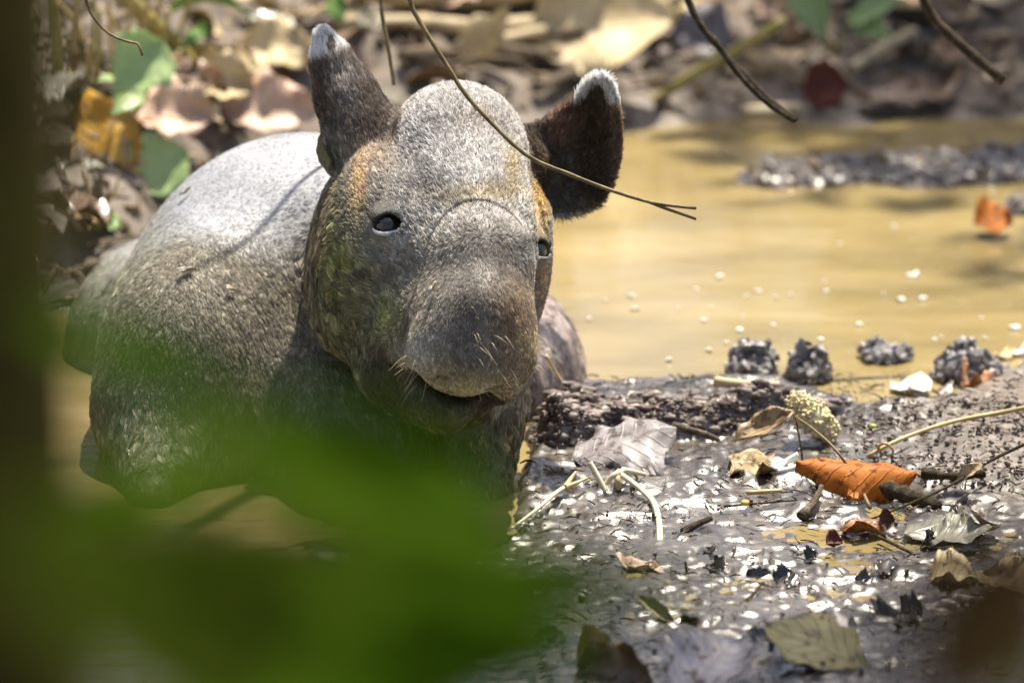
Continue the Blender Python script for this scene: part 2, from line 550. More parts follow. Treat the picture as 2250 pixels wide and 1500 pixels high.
def smin(a, b, k):
    h = np.clip(0.5 + 0.5 * (b - a) / k, 0, 1)
    return b * (1 - h) + a * h - k * h * (1 - h)

def union(s, d, k):
    F[s] = smin(F[s], d.astype(np.float32), k)

def carve(s, d, k):
    F[s] = -smin(-F[s], d.astype(np.float32), k)

def ellip(c, r, k=40, M=None, cut=False):
    c = np.asarray(c, dtype=np.float32); r = np.asarray(r, dtype=np.float32)
    ext = max(r) if M is not None else r
    s = sub(c - ext - k - 30, c + ext + k + 30)
    p = gridp(s) - c
    if M is not None:
        p = p @ np.asarray(M, dtype=np.float32)          # columns of M are the local axes
    k0 = np.linalg.norm(p / r, axis=-1); k1 = np.linalg.norm(p / (r * r), axis=-1)
    d = k0 * (k0 - 1) / np.maximum(k1, 1e-6)
    (carve if cut else union)(s, d, k)

def cone(a, b, ra, rb, k=40, cut=False):
    a = np.asarray(a, dtype=np.float32); b = np.asarray(b, dtype=np.float32)
    R = max(ra, rb)
    s = sub(np.minimum(a, b) - R - k - 30, np.maximum(a, b) + R + k + 30)
    p = gridp(s) - a
    e = b - a
    t = np.clip((p @ e) / (e @ e), 0, 1)
    d = np.linalg.norm(p - t[..., None] * e, axis=-1) - (ra + (rb - ra) * t)
    (carve if cut else union)(s, d, k)

# body behind the head
ellip(vw(640, 800, -880), (450, 535, 470), 60)                 # shoulders and withers
ellip(vw(720, 830, -1550), (500, 470, 780), 90)                # trunk sloping down into the water
ellip(vw(1120, 850, -1120), (182, 245, 330), 40)               # far flank beside the head
ellip(vw(300, 790, -1500), (265, 300, 330), 40)                # haunch on the near side
ellip(vw(400, 850, -560), (225, 330, 330), 150)                # upper foreleg
cone(vw(375, 930, -440), vw(325, 1125, -130), 185, 46, 80)     # elbow at the water line
cone(vw(325, 1125, -130), vw(360, 1250, -260), 46, 80, 40)
ellip(vw(720, 980, -600), (330, 300, 340), 90)                 # chest
cone(vw(905, 520, -560), vw(720, 640, -850), 200, 330, 90)     # neck
cone(vw(890, 700, -520), vw(780, 860, -680), 165, 230, 80)     # throat
cone(vw(1065, 880, -300), vw(1052, 1090, -200), 100, 66, 50)   # foreleg under the chin
cone(vw(1052, 1090, -200), vw(1050, 1290, -200), 66, 62, 30)

# head in its own frame: s along the snout, t to the picture's right, n towards the crown
HO = vw(990, 345, -330)
HN = vw(1050, 770, 270)
ha = (HN - HO) / np.linalg.norm(HN - HO)
ht = np.array([0.95, -0.17, -0.25]); ht = ht - ha * (ht @ ha); ht /= np.linalg.norm(ht)
hn = np.cross(ha, ht)
HM = np.stack([ha, ht, hn], 1)
def H(s, t, n_): return HO + s * ha + t * ht + n_ * hn
def hel(c, r, k=40, cut=False): ellip(H(*c), r, k, HM, cut)
def hco(a, b, ra, rb, k=40, cut=False): cone(H(*a), H(*b), ra, rb, k, cut)

hel((60, -6, 18), (215, 152, 158), 60)                          # cranium
hco((-170, 0, -95), (50, 0, 82), 110, 74, 120)                  # nape crest
hco((50, 0, 82), (280, 6, 60), 74, 98, 120)                   # forehead
hco((250, 4, 50), (460, 14, 50), 104, 108, 90)                  # bridge
hco((460, 14, 48), (600, 18, 0), 106, 98, 40)                  # proboscis
hco((600, 18, 0), (662, 18, -48), 98, 84, 40)
hco((330, 0, -75), (580, 8, -95), 128, 112, 50)                # muzzle
for sg in (-1, 1):
    far = 22 if sg > 0 else 0
    hel((255, sg * 122 - far, -25), (120, 58, 95), 45)         # cheek bone
    hel((215, sg * 128 - far, 22), (85, 42, 36), 60)           # brow
    hel((135, sg * 165 - far, -190), (245, 114, 245), 30)      # jowl
    hel((405, sg * 88, -150), (165, 64, 120), 45)             # cheek in front
    hel((560, 18 + sg * 68, -42), (165, 62, 92), 40)           # straight flank of the snout
    hel((638, 18 + sg * 84, -72), (62, 58, 72), 24)                 # lobe of the snout
    hel((692, 18 + sg * 56, -122), (26, 24, 46), 12, cut=True)      # nostril
for sg in (-1, 1):
    hel((310, sg * 105, -275), (215, 72, 120), 50)             # side of the jaw
hco((60, 0, -280), (440, 0, -285), 170, 112, 60)               # lower jaw
hel((470, 128, -150), (150, 62, 120), 40)                      # lip on the far side
hco((440, 0, -280), (572, 8, -256), 105, 74, 40)               # lower lip
hel((640, 8, -206), (110, 130, 14), 12, cut=True)              # mouth line
hel((310, -84, 12), (120, 56, 56), 60)                          # slope from the bridge to the eye
hel((330, 92, 4), (130, 56, 56), 70)


# ears
def ear_cone(pts, k=30):
    for (a, ra), (b_, rb) in zip(pts[:-1], pts[1:]):
        cone(a, b_, ra, rb, k)
ear_cone([(vw(845, 360, -330), 95), (vw(790, 285, -335), 84), (vw(752, 200, -340), 66), (vw(720, 125, -345), 44), (vw(703, 72, -348), 26)])
for (a, ra), (b_, rb) in zip([(vw(745, 380, -290), 22), (vw(705, 250, -300), 46), (vw(682, 150, -305), 26)][:-1],
                             [(vw(705, 250, -300), 46), (vw(682, 150, -305), 26), (vw(674, 110, -310), 10)]):
    cone(a - np.array([14, 0, -26]), b_ - np.array([14, 0, -26]), ra, rb, 14, cut=True)       # its hollow, turned outwards

EAR = [(1128, 310), (1195, 252), (1262, 205), (1282, 172), (1308, 153), (1333, 154), (1355, 178), (1366, 225), (1371, 290), (1368, 345), (1352, 400),
       (1325, 436), (1285, 458), (1240, 468), (1205, 462), (1180, 430), (1150, 380)]
def ear_plate():
    poly = [tuple(vw(a, b_)[:2]) for a, b_ in EAR]
    s = sub(vw(1080, 500, -520), vw(1392, 120, -200))
    p = gridp(s)
    X, Y = p[..., 0], p[..., 1]
    d2 = poly_sd(X[:, :, 0].astype(float), Y[:, :, 0].astype(float), poly)[:, :, None] + 9.0
    cx, cy = vw(1262, 350)[:2]
    u = (X - cx) / 105.0; v = (Y - cy) / 170.0
    zs = -420 + 100 * (u * u + 0.7 * v * v) - 30 * np.clip(-u, 0, 1) * 0 + 36 * u
    d = np.maximum(d2, np.abs(p[..., 2] - zs) - 4) - 9.0
    union(s, d, 26)
ear_plate()
cone(vw(1130, 345, -370), vw(1195, 370, -395), 78, 44, 40)     # root of the ear
ellip(vw(1222, 392, -352), (24, 62, 34), 16, cut=True)         # ear canal

# eyes: lids wrapped round a ball, almond openings
EYES = []
def eye(px, py, zc, gaze, roll, rr=37.0, wide=36.0, tall=23.0):
    c = vw(px, py, zc)
    g = np.asarray(gaze, dtype=float); g /= np.linalg.norm(g)
    r_ = np.cross([0, 1, 0], g); r_ /= np.linalg.norm(r_)
    up = np.cross(g, r_)
    cr, sr = math.cos(roll), math.sin(roll)
    r2 = r_ * cr + up * sr; u2 = -r_ * sr + up * cr
    ellip(c, (rr + 9, rr + 9, rr + 9), 26)
    s = sub(c - 95, c + 95)
    p = gridp(s) - c
    x = p @ r2; y = p @ u2; z = p @ g
    # almond: two arcs
    yy = np.where(y > 0, y / tall, y / (tall * 0.85))
    al = (np.abs(x / wide) ** 2.0 + np.abs(yy) ** 1.7) ** 0.5
    d = np.maximum((al - 1) * tall, -z)
    carve(s, d, 5)
    EYES.append((c, g, r2, u2, rr))
eL = H(262, -160, -22); eR = H(285, 158, -14)
eye(860, 498, float(eL[2]) + 36, (-0.22, 0.10, 0.97), 0.10)
eye(1171, 550, float(eR[2]) - 3, (0.45, 0.08, 0.88), -0.25, rr=32, wide=29, tall=20)

def surface_nets(F, A):
    neg = F < 0
    c = [neg[i:F.shape[0] - 1 + i, j:F.shape[1] - 1 + j, k:F.shape[2] - 1 + k] for i in (0, 1) for j in (0, 1) for k in (0, 1)]
    cnt = sum(x.astype(np.int8) for x in c)
    act = (cnt > 0) & (cnt < 8)
    idx = np.argwhere(act)
    ind = np.full(act.shape, -1, dtype=np.int32)
    ind[act] = np.arange(len(idx), dtype=np.int32)
    acc = np.zeros((len(idx), 3)); num = np.zeros(len(idx))
    cor = [(i, j, k) for i in (0, 1) for j in (0, 1) for k in (0, 1)]
    def val(o):
        return F[idx[:, 0] + o[0], idx[:, 1] + o[1], idx[:, 2] + o[2]].astype(float)
    def pos(o):
        return np.stack([A[d][idx[:, d] + o[d]] for d in range(3)], 1)
    for a in range(8):
        for b_ in range(a + 1, 8):
            if sum(abs(cor[a][d] - cor[b_][d]) for d in range(3)) != 1: continue
            va, vb = val(cor[a]), val(cor[b_])
            m_ = (va < 0) != (vb < 0)
            t = np.where(m_, va / np.where(np.abs(va - vb) < 1e-9, 1, va - vb), 0)
            p = pos(cor[a]) * (1 - t)[:, None] + pos(cor[b_]) * t[:, None]
            acc[m_] += p[m_]; num[m_] += 1
    V = acc / num[:, None]
    quads = []
    for d in range(3):
        e1, e2 = (d + 1) % 3, (d + 2) % 3
        sa = [slice(None)] * 3; sb = [slice(None)] * 3
        sa[d] = slice(0, -1); sb[d] = slice(1, None)
        ch = neg[tuple(sa)] != neg[tuple(sb)]
        q = np.argwhere(ch)
        ok = (q[:, e1] > 0) & (q[:, e2] > 0) & (q[:, e1] < F.shape[e1] - 1) & (q[:, e2] < F.shape[e2] - 1)
        q = q[ok]
        n0 = neg[q[:, 0], q[:, 1], q[:, 2]]
        def cell(o1, o2):
            r = q.copy(); r[:, e1] -= o1; r[:, e2] -= o2
            return ind[r[:, 0], r[:, 1], r[:, 2]]
        Q = np.stack([cell(1, 1), cell(0, 1), cell(0, 0), cell(1, 0)], 1)
        Q[~n0] = Q[~n0][:, ::-1]
        quads.append(Q)
    return V, np.concatenate(quads)

TV, TF = surface_nets(F, (ax, ay, az))
del F
# relax the surface a little
def relax(V, Q, it, lam=0.5):
    for _ in range(it):
        s = np.zeros_like(V); c = np.zeros(len(V))
        for a in range(4):
            np.add.at(s, Q[:, a], V[Q[:, (a + 1) % 4]] + V[Q[:, a - 1]])
            np.add.at(c, Q[:, a], 2)
        V = V + lam * (s / np.maximum(c, 1)[:, None] - V)
    return V
TV = relax(TV, TF, 2)

def blob(P, cx, cy, rx, ry, soft=1.0):
    d = ((P[:, 0] + 1125 - cx) / rx) ** 2 + ((750 - P[:, 1] - cy) / ry) ** 2
    return np.exp(-d * soft)

def coat(P, Nn):
    """coat colour of a point on the skin, some painted light and shade included (view coordinates)"""
    x = P[:, 0] + 1125; y = 750 - P[:, 1]; z = P[:, 2]
    n1 = fbm(P / 60.0, 3, 101); n2 = fbm(P / 17.0, 2, 111)
    c = np.tile(np.array([0.165, 0.148, 0.128]), (len(P), 1))
    def put(wt, col):
        nonlocal c
        wt = np.clip(wt, 0, 1)[:, None]
        c = c * (1 - wt) + np.array(col) * wt
    body = sstep(-400, -560, z)
    c = c * 1.25
    put(body, (0.25, 0.25, 0.26))
    L = (P - HO) @ HM                                  # head coordinates s,t,n
    s, t, n_ = L[:, 0], L[:, 1], L[:, 2]
    head = 1 - body
    put(head * sstep(20, 150, n_ + 40 * n1) * sstep(560, 360, s), (0.30, 0.29, 0.285))      # grey crown and forehead
    put(head * blob(P, 1050, 255, 70, 40) * 0.7, (0.15, 0.12, 0.10))
    put(head * blob(P, 925, 405, 50, 42) * 0.85, (0.075, 0.07, 0.07))  # shade of the hollow above the eye, put into the colour
    put(head * blob(P, 1080, 425, 75, 22) * 0.8, (0.20, 0.15, 0.075))
    put(head * blob(P, 1125, 370, 20, 60) * 0.8, (0.21, 0.16, 0.07))
    put(head * blob(P, 990, 440, 60, 22) * 0.6, (0.16, 0.13, 0.06))
    put(head * blob(P, 1060, 590, 85, 105) * 0.8, (0.115, 0.105, 0.10))       # dark front of the bridge
    put(head * blob(P, 1020, 690, 58, 105) * 0.7, (0.080, 0.070, 0.058))
    put(head * blob(P, 1130, 710, 55, 110) * 0.8, (0.16, 0.105, 0.052))
    put(head * blob(P, 915, 560, 80, 110) * 0.6, (0.33, 0.30, 0.26))
    put(head * blob(P, 800, 780, 120, 120) * 0.9, (0.095, 0.085, 0.045))
    put(head * blob(P, 860, 600, 60, 40) * 0.7, (0.10, 0.085, 0.055))  # shadow in the cheek hollow below the eye, painted on
    put(head * blob(P, 890, 720, 18, 70) * 0.8, (0.045, 0.035, 0.028))  # shade of the crease between cheek and snout, painted in
    put(blob(P, 735, 600, 62, 130) * (0.95 + 0.5 * n1), (0.165, 0.17, 0.035))  # algae smeared on the cheek
    put(blob(P, 845, 690, 40, 50) * (0.7 + 0.6 * n1), (0.20, 0.21, 0.07))
    put(blob(P, 770, 740, 60, 80) * (0.45 + 0.6 * n1), (0.07, 0.07, 0.02))
    put(blob(P, 655, 560, 50, 130) * 0.95, (0.13, 0.085, 0.048))              # brown mane on the neck
    put(blob(P, 690, 440, 40, 70) * 0.7, (0.18, 0.12, 0.075))
    put(blob(P, 788, 400, 16, 80) * head * 0.9, (0.48, 0.33, 0.17))           # tawny streak under the ear
    put(blob(P, 815, 330, 40, 36) * head * 0.5, (0.34, 0.24, 0.17))
    put(blob(P, 1186, 430, 14, 75) * 0.9, (0.42, 0.28, 0.11))  # orange rim light on the head's right edge, put into the colour
    put(blob(P, 1195, 560, 14, 160) * 0.8, (0.24, 0.16, 0.065))  # golden rim light carried on down the edge as colour
    put(blob(P, 1165, 520, 22, 60) * 0.4, (0.30, 0.28, 0.25))
    put(blob(P, 918, 795, 46, 50) * 0.95, (0.56, 0.54, 0.45))                  # pale snout rim, painted lighter still where its lobe catches light
    put(blob(P, 1030, 848, 100, 26) * 0.9, (0.48, 0.45, 0.29))
    put(blob(P, 1170, 760, 40, 45) * 0.7, (0.33, 0.26, 0.15))
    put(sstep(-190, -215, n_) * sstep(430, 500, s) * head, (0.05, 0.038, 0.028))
    put(sstep(880, 930, y) * sstep(850, 920, x) * head, (0.085, 0.07, 0.035))
    put(blob(P, 1150, 880, 40, 70) * 0.5, (0.16, 0.12, 0.06))
    put(head * sstep(40, -60, n_ + 25 * n1) * sstep(380, 250, s) * (t < 0) * 0.5, (0.085, 0.078, 0.045))   # wet cheek
    # bare lids
    for cx, cy in ((860, 498), (1171, 550)):
        put(blob(P, cx, cy, 46, 38) * 0.8, (0.14, 0.145, 0.15))
        put(blob(P, cx, cy - 16, 30, 14) * 0.9, (0.05, 0.045, 0.03))  # shadow of the upper lid, painted as a dark patch
    put(blob(P, 845, 560, 40, 16) * 0.5, (0.30, 0.31, 0.31))
    put(blob(P, 862, 532, 44, 12) * 0.6, (0.36, 0.37, 0.37))
    put(blob(P, 915, 470, 60, 40) * 0.3, (0.36, 0.36, 0.36))
    # ears
    earL = (y < 395 - 0.0) * (x < 880) * sstep(-150, -230, z) * (z > -460) * (x > 640)
    eL_ = earL * sstep(0, 60, (250 - (x - 860) * -0.35) - y + 110)
    put(eL_ * (z > -452) * 0.95, (0.075, 0.058, 0.046))
    put(eL_ * blob(P, 755, 180, 35, 70) * 0.8, (0.22, 0.20, 0.185))  # lit side of the ear, painted as a grey patch
    put((z > -460) * (x < 775) * sstep(126, 104, y + 0.30 * (x - 700) + 9 * n1) * sstep(0.35, 0.6, 1 - blob(P, 722, 92, 14, 26)), (0.86, 0.85, 0.82))
    earR = (x > 1205) * (z > -480) * (y < 490) * (z < -200)
    put(earR * 1.0, (0.060, 0.046, 0.032))
    put(earR * sstep(1325, 1360, x) * 0.8, (0.15, 0.11, 0.08))
    put(earR * blob(P, 1215, 255, 50, 45) * 0.9, (0.20, 0.13, 0.10))
    put(earR * blob(P, 1300, 260, 40, 60) * 0.6, (0.030, 0.020, 0.012))
    put(earR * blob(P, 1250, 468, 60, 14) * 0.9, (0.42, 0.40, 0.36))
    put(((x > 1130) & (x <= 1205) & (y < 470) & (z < -300)) * 0.9, (0.06, 0.045, 0.035))
    put(earR * blob(P, 1240, 440, 60, 30) * 0.5, (0.10, 0.11, 0.09))
    ep = [tuple(vw(a, b_)[:2]) for a, b_ in EAR]
    edge = poly_sd(P[:, 0].copy(), P[:, 1].copy(), ep)
    put(earR * sstep(-30, -16, edge + 6 * n1) * sstep(232, 205, y) * (x > 1262), (0.86, 0.85, 0.82))
    put(earR * sstep(184, 172, y + 8 * n1), (0.86, 0.85, 0.82))
    # body
    put(body * sstep(460, 620, y + 60 * n1) * sstep(760, 600, x) * 0.8, (0.17, 0.165, 0.12))
    put(body * blob(P, 330, 620, 150, 200) * 0.6, (0.17, 0.165, 0.125))
    put(body * blob(P, 560, 700, 130, 90) * 0.5, (0.26, 0.26, 0.24))
    put(body * (blob(P, 380, 720, 160, 130) + blob(P, 620, 800, 90, 80)) * (.6 + .6 * n1), (0.15, 0.16, 0.05))
    put(body * (x > 1100) * 0.8, (0.15, 0.115, 0.10))
    put(body * (x > 1100) * blob(P, 1215, 730, 45, 90) * 0.9, (0.33, 0.28, 0.27))
    put(body * sstep(60, -60, (y - 430) - 1.35 * (x - 345) + 50 * n1) * sstep(720, 600, y) * (x < 1000), (0.27, 0.275, 0.295))                   # dried clay on the back
    put(body * blob(P, 520, 450, 170, 160) * 0.8, (0.25, 0.255, 0.275))
    put(((y > 830) & (x < 640)) * sstep(830, 930, y) * 0.7, (0.10, 0.095, 0.055))
    c = c * (1 + 0.16 * head)[:, None]
    c = c * (1 + 0.16 * n1 + 0.20 * n2)[:, None]
    c = c * (1 + 0.75 * np.exp(-(c.mean(1) / 0.45) ** 2))[:, None]
    return np.clip(c, 0.004, 0.9)

def vnormals(V, Q):
    fn = np.cross(V[Q[:, 2]] - V[Q[:, 0]], V[Q[:, 3]] - V[Q[:, 1]])
    n_ = np.zeros_like(V)
    for a in range(4): np.add.at(n_, Q[:, a], fn)
    return n_ / np.maximum(np.linalg.norm(n_, axis=1), 1e-9)[:, None]
TN = vnormals(TV, TF)
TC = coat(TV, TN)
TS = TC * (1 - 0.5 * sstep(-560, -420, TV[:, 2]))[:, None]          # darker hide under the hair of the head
TW = v2w(TV)

m, n, b = newmat('tapir_skin')
a1 = N(n, 'ShaderNodeAttribute', attribute_name='coat')
tc = N(n, 'ShaderNodeTexCoord')
nz = N(n, 'ShaderNodeTexNoise', Scale=420.0, Detail=4.0)
n.links.new(tc.outputs['Object'], nz.inputs['Vector'])
mm = N(n, 'ShaderNodeMix', data_type='RGBA', blend_type='MULTIPLY'); mm.inputs[0].default_value = 0.3
n.links.new(a1.outputs['Color'], mm.inputs[6]); n.links.new(nz.outputs[0], mm.inputs[7])
n.links.new(mm.outputs[2], b.inputs['Base Color'])
b.inputs['Roughness'].default_value = 0.5
bp = N(n, 'ShaderNodeBump', Strength=0.5, Distance=0.001)
n.links.new(nz.outputs[0], bp.inputs['Height']); n.links.new(bp.outputs[0], b.inputs['Normal'])
SKIN = m

tapir = empty('tapir', (-0.15, 0.45, 0))
tag(tapir, 'grey-brown tapir with white-tipped ears lying in the muddy pool, facing forward', 'tapir')
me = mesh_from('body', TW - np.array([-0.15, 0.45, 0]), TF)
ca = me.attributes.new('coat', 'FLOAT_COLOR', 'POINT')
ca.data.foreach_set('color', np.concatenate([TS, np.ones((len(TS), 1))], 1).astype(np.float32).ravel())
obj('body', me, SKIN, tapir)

# eyeballs
m, n, b = newmat('eye_brown')
tc = N(n, 'ShaderNodeTexCoord')
sp = N(n, 'ShaderNodeSeparateXYZ'); n.links.new(tc.outputs['Object'], sp.inputs[0])
dv = N(n, 'ShaderNodeMath', operation='DIVIDE'); dv.inputs[1].default_value = 33 * PX
n.links.new(sp.outputs[2], dv.inputs[0])
rp = ramp(n, [(0.0, (0.55, 0.50, 0.45)), (0.25, (0.25, 0.18, 0.12)), (0.35, (0.03, 0.02, 0.010)), (0.80, (0.085, 0.052, 0.020)), (0.88, (0.003, 0.003, 0.003))])
n.links.new(dv.outputs[0], rp.inputs[0]); n.links.new(rp.outputs[0], b.inputs['Base Color'])
b.inputs['Roughness'].default_value = 0.35
b.inputs['Coat Weight'].default_value = 1.0
b.inputs['Coat Roughness'].default_value = 0.02
EYEM = m
lashm = mat_noise('lash_black', [(0.006, 0.005, 0.004), (0.02, 0.016, 0.012)], rough=0.4, bump=0)
rim_sheen = mat_noise('eyelid_rim_sheen', [(0.55, 0.56, 0.57), (0.7, 0.7, 0.7)], scale=300, rough=0.15, bump=0)
off = np.array([-0.15, 0.45, 0])
for (c, g, r2, u2, rr) in EYES:
    cw = v2w(c)[...].reshape(3) - off
    G = lambda v: Vector((v2w(vw(1125, 750, 0) + np.asarray(v) / PX) - CEN).reshape(3))
    gz, gx_, gy_ = G(g).normalized(), G(r2).normalized(), G(u2).normalized()
    import bmesh
    bmh = bmesh.new(); bmesh.ops.create_uvsphere(bmh, u_segments=32, v_segments=24, radius=rr * 1.06 * PX)
    for v in bmh.verts:                                             # cornea bulge
        t = max(0.0, v.co.z / (rr * PX) - 0.72)
        v.co.z += t * t * rr * PX * 1.6
    eme = bpy.data.meshes.new('eye'); bmh.to_mesh(eme); bmh.free()
    eme.polygons.foreach_set('use_smooth', [True] * len(eme.polygons))
    eo = obj('eye', eme, EYEM, tapir)
    EM = Matrix.Translation(Vector(cw)) @ Matrix((gx_, gy_, gz)).transposed().to_4x4()
    eo.matrix_local = EM
    wide, tall = (36, 23) if rr > 34 else (29, 20)
    # rim of the lower lid, its wet sheen put into the pale colour
    mb = MB(); pts = []
    for k in range(15):
        a = math.radians(188 + 164 * k / 14)
        ex, ey = wide * 1.0 * math.cos(a), tall * 0.86 * math.sin(a)
        ez = math.sqrt(max(1, (rr + 10.0) ** 2 - ex * ex - ey * ey))
        pts.append(Vector(cw) + (gx_ * ex + gy_ * ey + gz * ez) * PX)
    mb.tube(pts, [PX * (2.4 + 3.2 * math.sin(math.pi * k / 14)) * (1 if rr > 34 else .45) for k in range(15)], 6)
    lo_ = mb.build('lower_eyelid', rim_sheen, eo); lo_.matrix_parent_inverse = EM.inverted()
    # lashes
    mb = MB()
    rnd = random.Random(int(rr))
    for k in range(26):
        a = math.radians(30 + 128 * k / 25)
        ex, ey = wide * 1.02 * math.cos(a), tall * 1.0 * math.sin(a)
        ez = math.sqrt(max(1, (rr + 8) ** 2 - ex * ex - ey * ey))
        p0 = gx_ * ex + gy_ * ey + gz * ez
        ln = rnd.uniform(10, 17) if k < 19 else rnd.uniform(22, 36)
        d1 = gz * 0.8 + gy_ * (0.25 + 0.6 * (k > 18)) + gx_ * (-0.45 if k > 14 else -0.1)
        p1 = p0 + d1 * ln * 0.55; p2 = p1 + (d1 * 0.5 + gy_ * 0.55) * ln * 0.55
        mb.tube([Vector(cw) + q * PX for q in (p0, p1, p2)], [PX * 1.1, PX * 0.9, PX * 0.3], 4, cap=False)
    lo_ = mb.build('eyelashes', lashm, eo); lo_.matrix_parent_inverse = EM.inverted()

# ------------------------------------------------------------------ fur
if FUR:
    rng = np.random.default_rng(7)
    tri = np.concatenate([TF[:, [0, 1, 2]], TF[:, [0, 2, 3]]])
    A_, B_, C_ = TV[tri[:, 0]], TV[tri[:, 1]], TV[tri[:, 2]]
    area = 0.5 * np.linalg.norm(np.cross(B_ - A_, C_ - A_), axis=1)
    cen = (A_ + B_ + C_) / 3
    nz_ = (TN[tri[:, 0], 2] + TN[tri[:, 1], 2] + TN[tri[:, 2], 2]) / 3
    zw = v2w(cen)[:, 2]
    wt = area * np.where(nz_ > -0.25, 1.0, 0.12) * (zw > -0.004)
    isb = cen[:, 2] < -480
    wt = wt * np.where(isb, 0.36, 1.0) * np.where(cen[:, 2] < -1300, 0.5, 1.0)
    for (c, g, r2, u2, rr) in EYES:
        wt = wt * (np.linalg.norm(cen - c, axis=1) > rr + 14)
    NH = 330000
    pick = rng.choice(len(tri), NH, p=wt / wt.sum())
    r1_, r2_ = rng.random(NH), rng.random(NH)
    sq = np.sqrt(r1_)
    ba, bb, bc = (1 - sq)[:, None], (sq * (1 - r2_))[:, None], (sq * r2_)[:, None]
    P0 = A_[pick] * ba + B_[pick] * bb + C_[pick] * bc
    T_ = tri[pick]
    Nn = TN[T_[:, 0]] * ba + TN[T_[:, 1]] * bb + TN[T_[:, 2]] * bc
    Nn /= np.linalg.norm(Nn, axis=1)[:, None]
    x, y, z = P0[:, 0] + 1125, 750 - P0[:, 1], P0[:, 2]
    L = (P0 - HO) @ HM
    s, t, n_ = L[:, 0], L[:, 1], L[:, 2]
    body = sstep(-420, -540, z)
    # direction of growth
    flow = np.tile(-ha, (NH, 1)) + 0.35 * np.sign(t)[:, None] * ht * sstep(20, 140, np.abs(t))[:, None]
    down = np.array([0.0, -1.0, 0.0])
    wd = sstep(20, -140, n_) * sstep(330, 150, s) * (1 - body)
    flow = flow * (1 - wd)[:, None] + (down + np.array([-0.25, 0, -0.2])) * wd[:, None]
    wsn = sstep(430, 560, s) * (1 - body)
    flow = flow * (1 - wsn)[:, None] + (down * 0.8 - 0.2 * ha + hn * 0.1) * wsn[:, None]
    wj = sstep(-180, -240, n_) * (1 - body)
    flow = flow * (1 - wj)[:, None] + (down + np.array([0.15, 0, 0])) * wj[:, None]
    fb = np.array([-0.25, -0.65, -0.5]) + np.stack([0.5 * vnoise(P0 / 160, 201), 0.3 * vnoise(P0 / 160, 202), np.zeros(NH)], 1)
    flow = flow * (1 - body)[:, None] + fb * body[:, None]
    earL = (x < 870) & (y < 380) & (z < -200) & (z > -470) & (x > 640)
    earR = (x > 1150) & (y < 480) & (z < -200) & (z > -480)
    flow[earL] = np.array([-0.25, 1.0, -0.1])
    er = P0[earR] - vw(1215, 390, -380)
    flow[earR] = er / np.maximum(np.linalg.norm(er, axis=1), 1)[:, None] + np.array([0, 0, 0.15])
    flow = flow + 0.28 * np.stack([vnoise(P0 / 22, 211 + k) for k in range(3)], 1)
    flow = flow - Nn * np.sum(flow * Nn, 1)[:, None]
    flow /= np.maximum(np.linalg.norm(flow, axis=1), 1e-6)[:, None]
    wet = np.clip(blob(P0, 760, 690, 110, 190) + blob(P0, 680, 560, 70, 150) + sstep(860, 930, y) + body * sstep(560, 680, y + 60 * vnoise(P0 / 70, 5)), 0, 1)
    lift = (0.30 - 0.10 * body) * (1 - 0.6 * wet)
    length = rng.uniform(10, 17, NH) * (1 + 0.75 * wet) * np.where(body > .5, 0.95, 1.0)
    length *= 1 + 0.5 * (sstep(60, -80, s) * sstep(60, 160, n_) * (1 - body))
    length *= np.where(earL | earR, 1.15, 1.0)
    rim = earR & (P0[:, 1] < 750 - 430)
    length *= np.where(rim, 1.6, 1.0)
    snout = sstep(420, 560, s) * (1 - body)
    length *= 1 - 0.35 * snout
    clay = body * sstep(60, -60, (y - 430) - 1.35 * (x - 345)) * sstep(720, 600, y) * (x < 1000)
    length *= 1 - 0.45 * clay
    lidd = np.ones(NH)
    for (c, g, r2, u2, rr) in EYES:
        lidd = np.minimum(lidd, sstep(rr + 14, rr + 60, np.linalg.norm(P0 - c, axis=1)) * 0.75 + 0.25)
    length *= lidd
    d = flow + Nn * lift[:, None] + 0.16 * rng.normal(size=(NH, 3))
    d /= np.linalg.norm(d, axis=1)[:, None]
    TIP = P0 + d * length[:, None] - Nn * (0.18 * length)[:, None]
    MID = P0 + d * (length * 0.5)[:, None] + Nn * (0.05 * length)[:, None]
    # clumping: pull tips to a neighbour's tip
    nc = NH // 9
    ci = rng.choice(NH, nc, replace=False)
    kd = kdtree.KDTree(nc)
    for i, q in enumerate(P0[ci]): kd.insert(q, i)
    kd.balance()
    near_ = np.fromiter((kd.find(q)[1] for q in P0), dtype=np.int64, count=NH)
    tgt = TIP[ci][near_]
    kcl = np.clip(0.30 + 0.45 * wet - 0.15 * clay, 0, 0.8) * (np.linalg.norm(tgt - TIP, axis=1) < 34)
    TIP = TIP * (1 - kcl)[:, None] + tgt * kcl[:, None]
    MID = MID * (1 - 0.4 * kcl)[:, None] + (0.5 * (P0[ci][near_] + tgt)) * (0.4 * kcl)[:, None]
    nc2 = NH // 55
    ci2 = rng.choice(NH, nc2, replace=False)
    kd = kdtree.KDTree(nc2)
    for i, q in enumerate(P0[ci2]): kd.insert(q, i)
    kd.balance()
    iw = np.where(wet > 0.15)[0]
    n2_ = np.fromiter((kd.find(q)[1] for q in P0[iw]), dtype=np.int64, count=len(iw))
    tg2 = TIP[ci2][n2_]
    k2 = 0.62 * wet[iw] * (np.linalg.norm(tg2 - TIP[iw], axis=1) < 60)
    TIP[iw] = TIP[iw] * (1 - k2)[:, None] + tg2 * k2[:, None]
    wtone = np.ones(NH); wtone[iw] = np.exp(0.35 * rng.normal(size=nc2)[n2_] * wet[iw])
    hc = coat(P0, Nn) * wtone[:, None]
    hc = hc * np.exp(rng.normal(0, 0.27, NH) * (1 - .4 * body) * (1 - .75 * clay))[:, None] * 1.12
    tone = np.exp(0.28 * rng.normal(size=nc)[near_] * (1 - .4 * body) * (1 - .75 * clay))
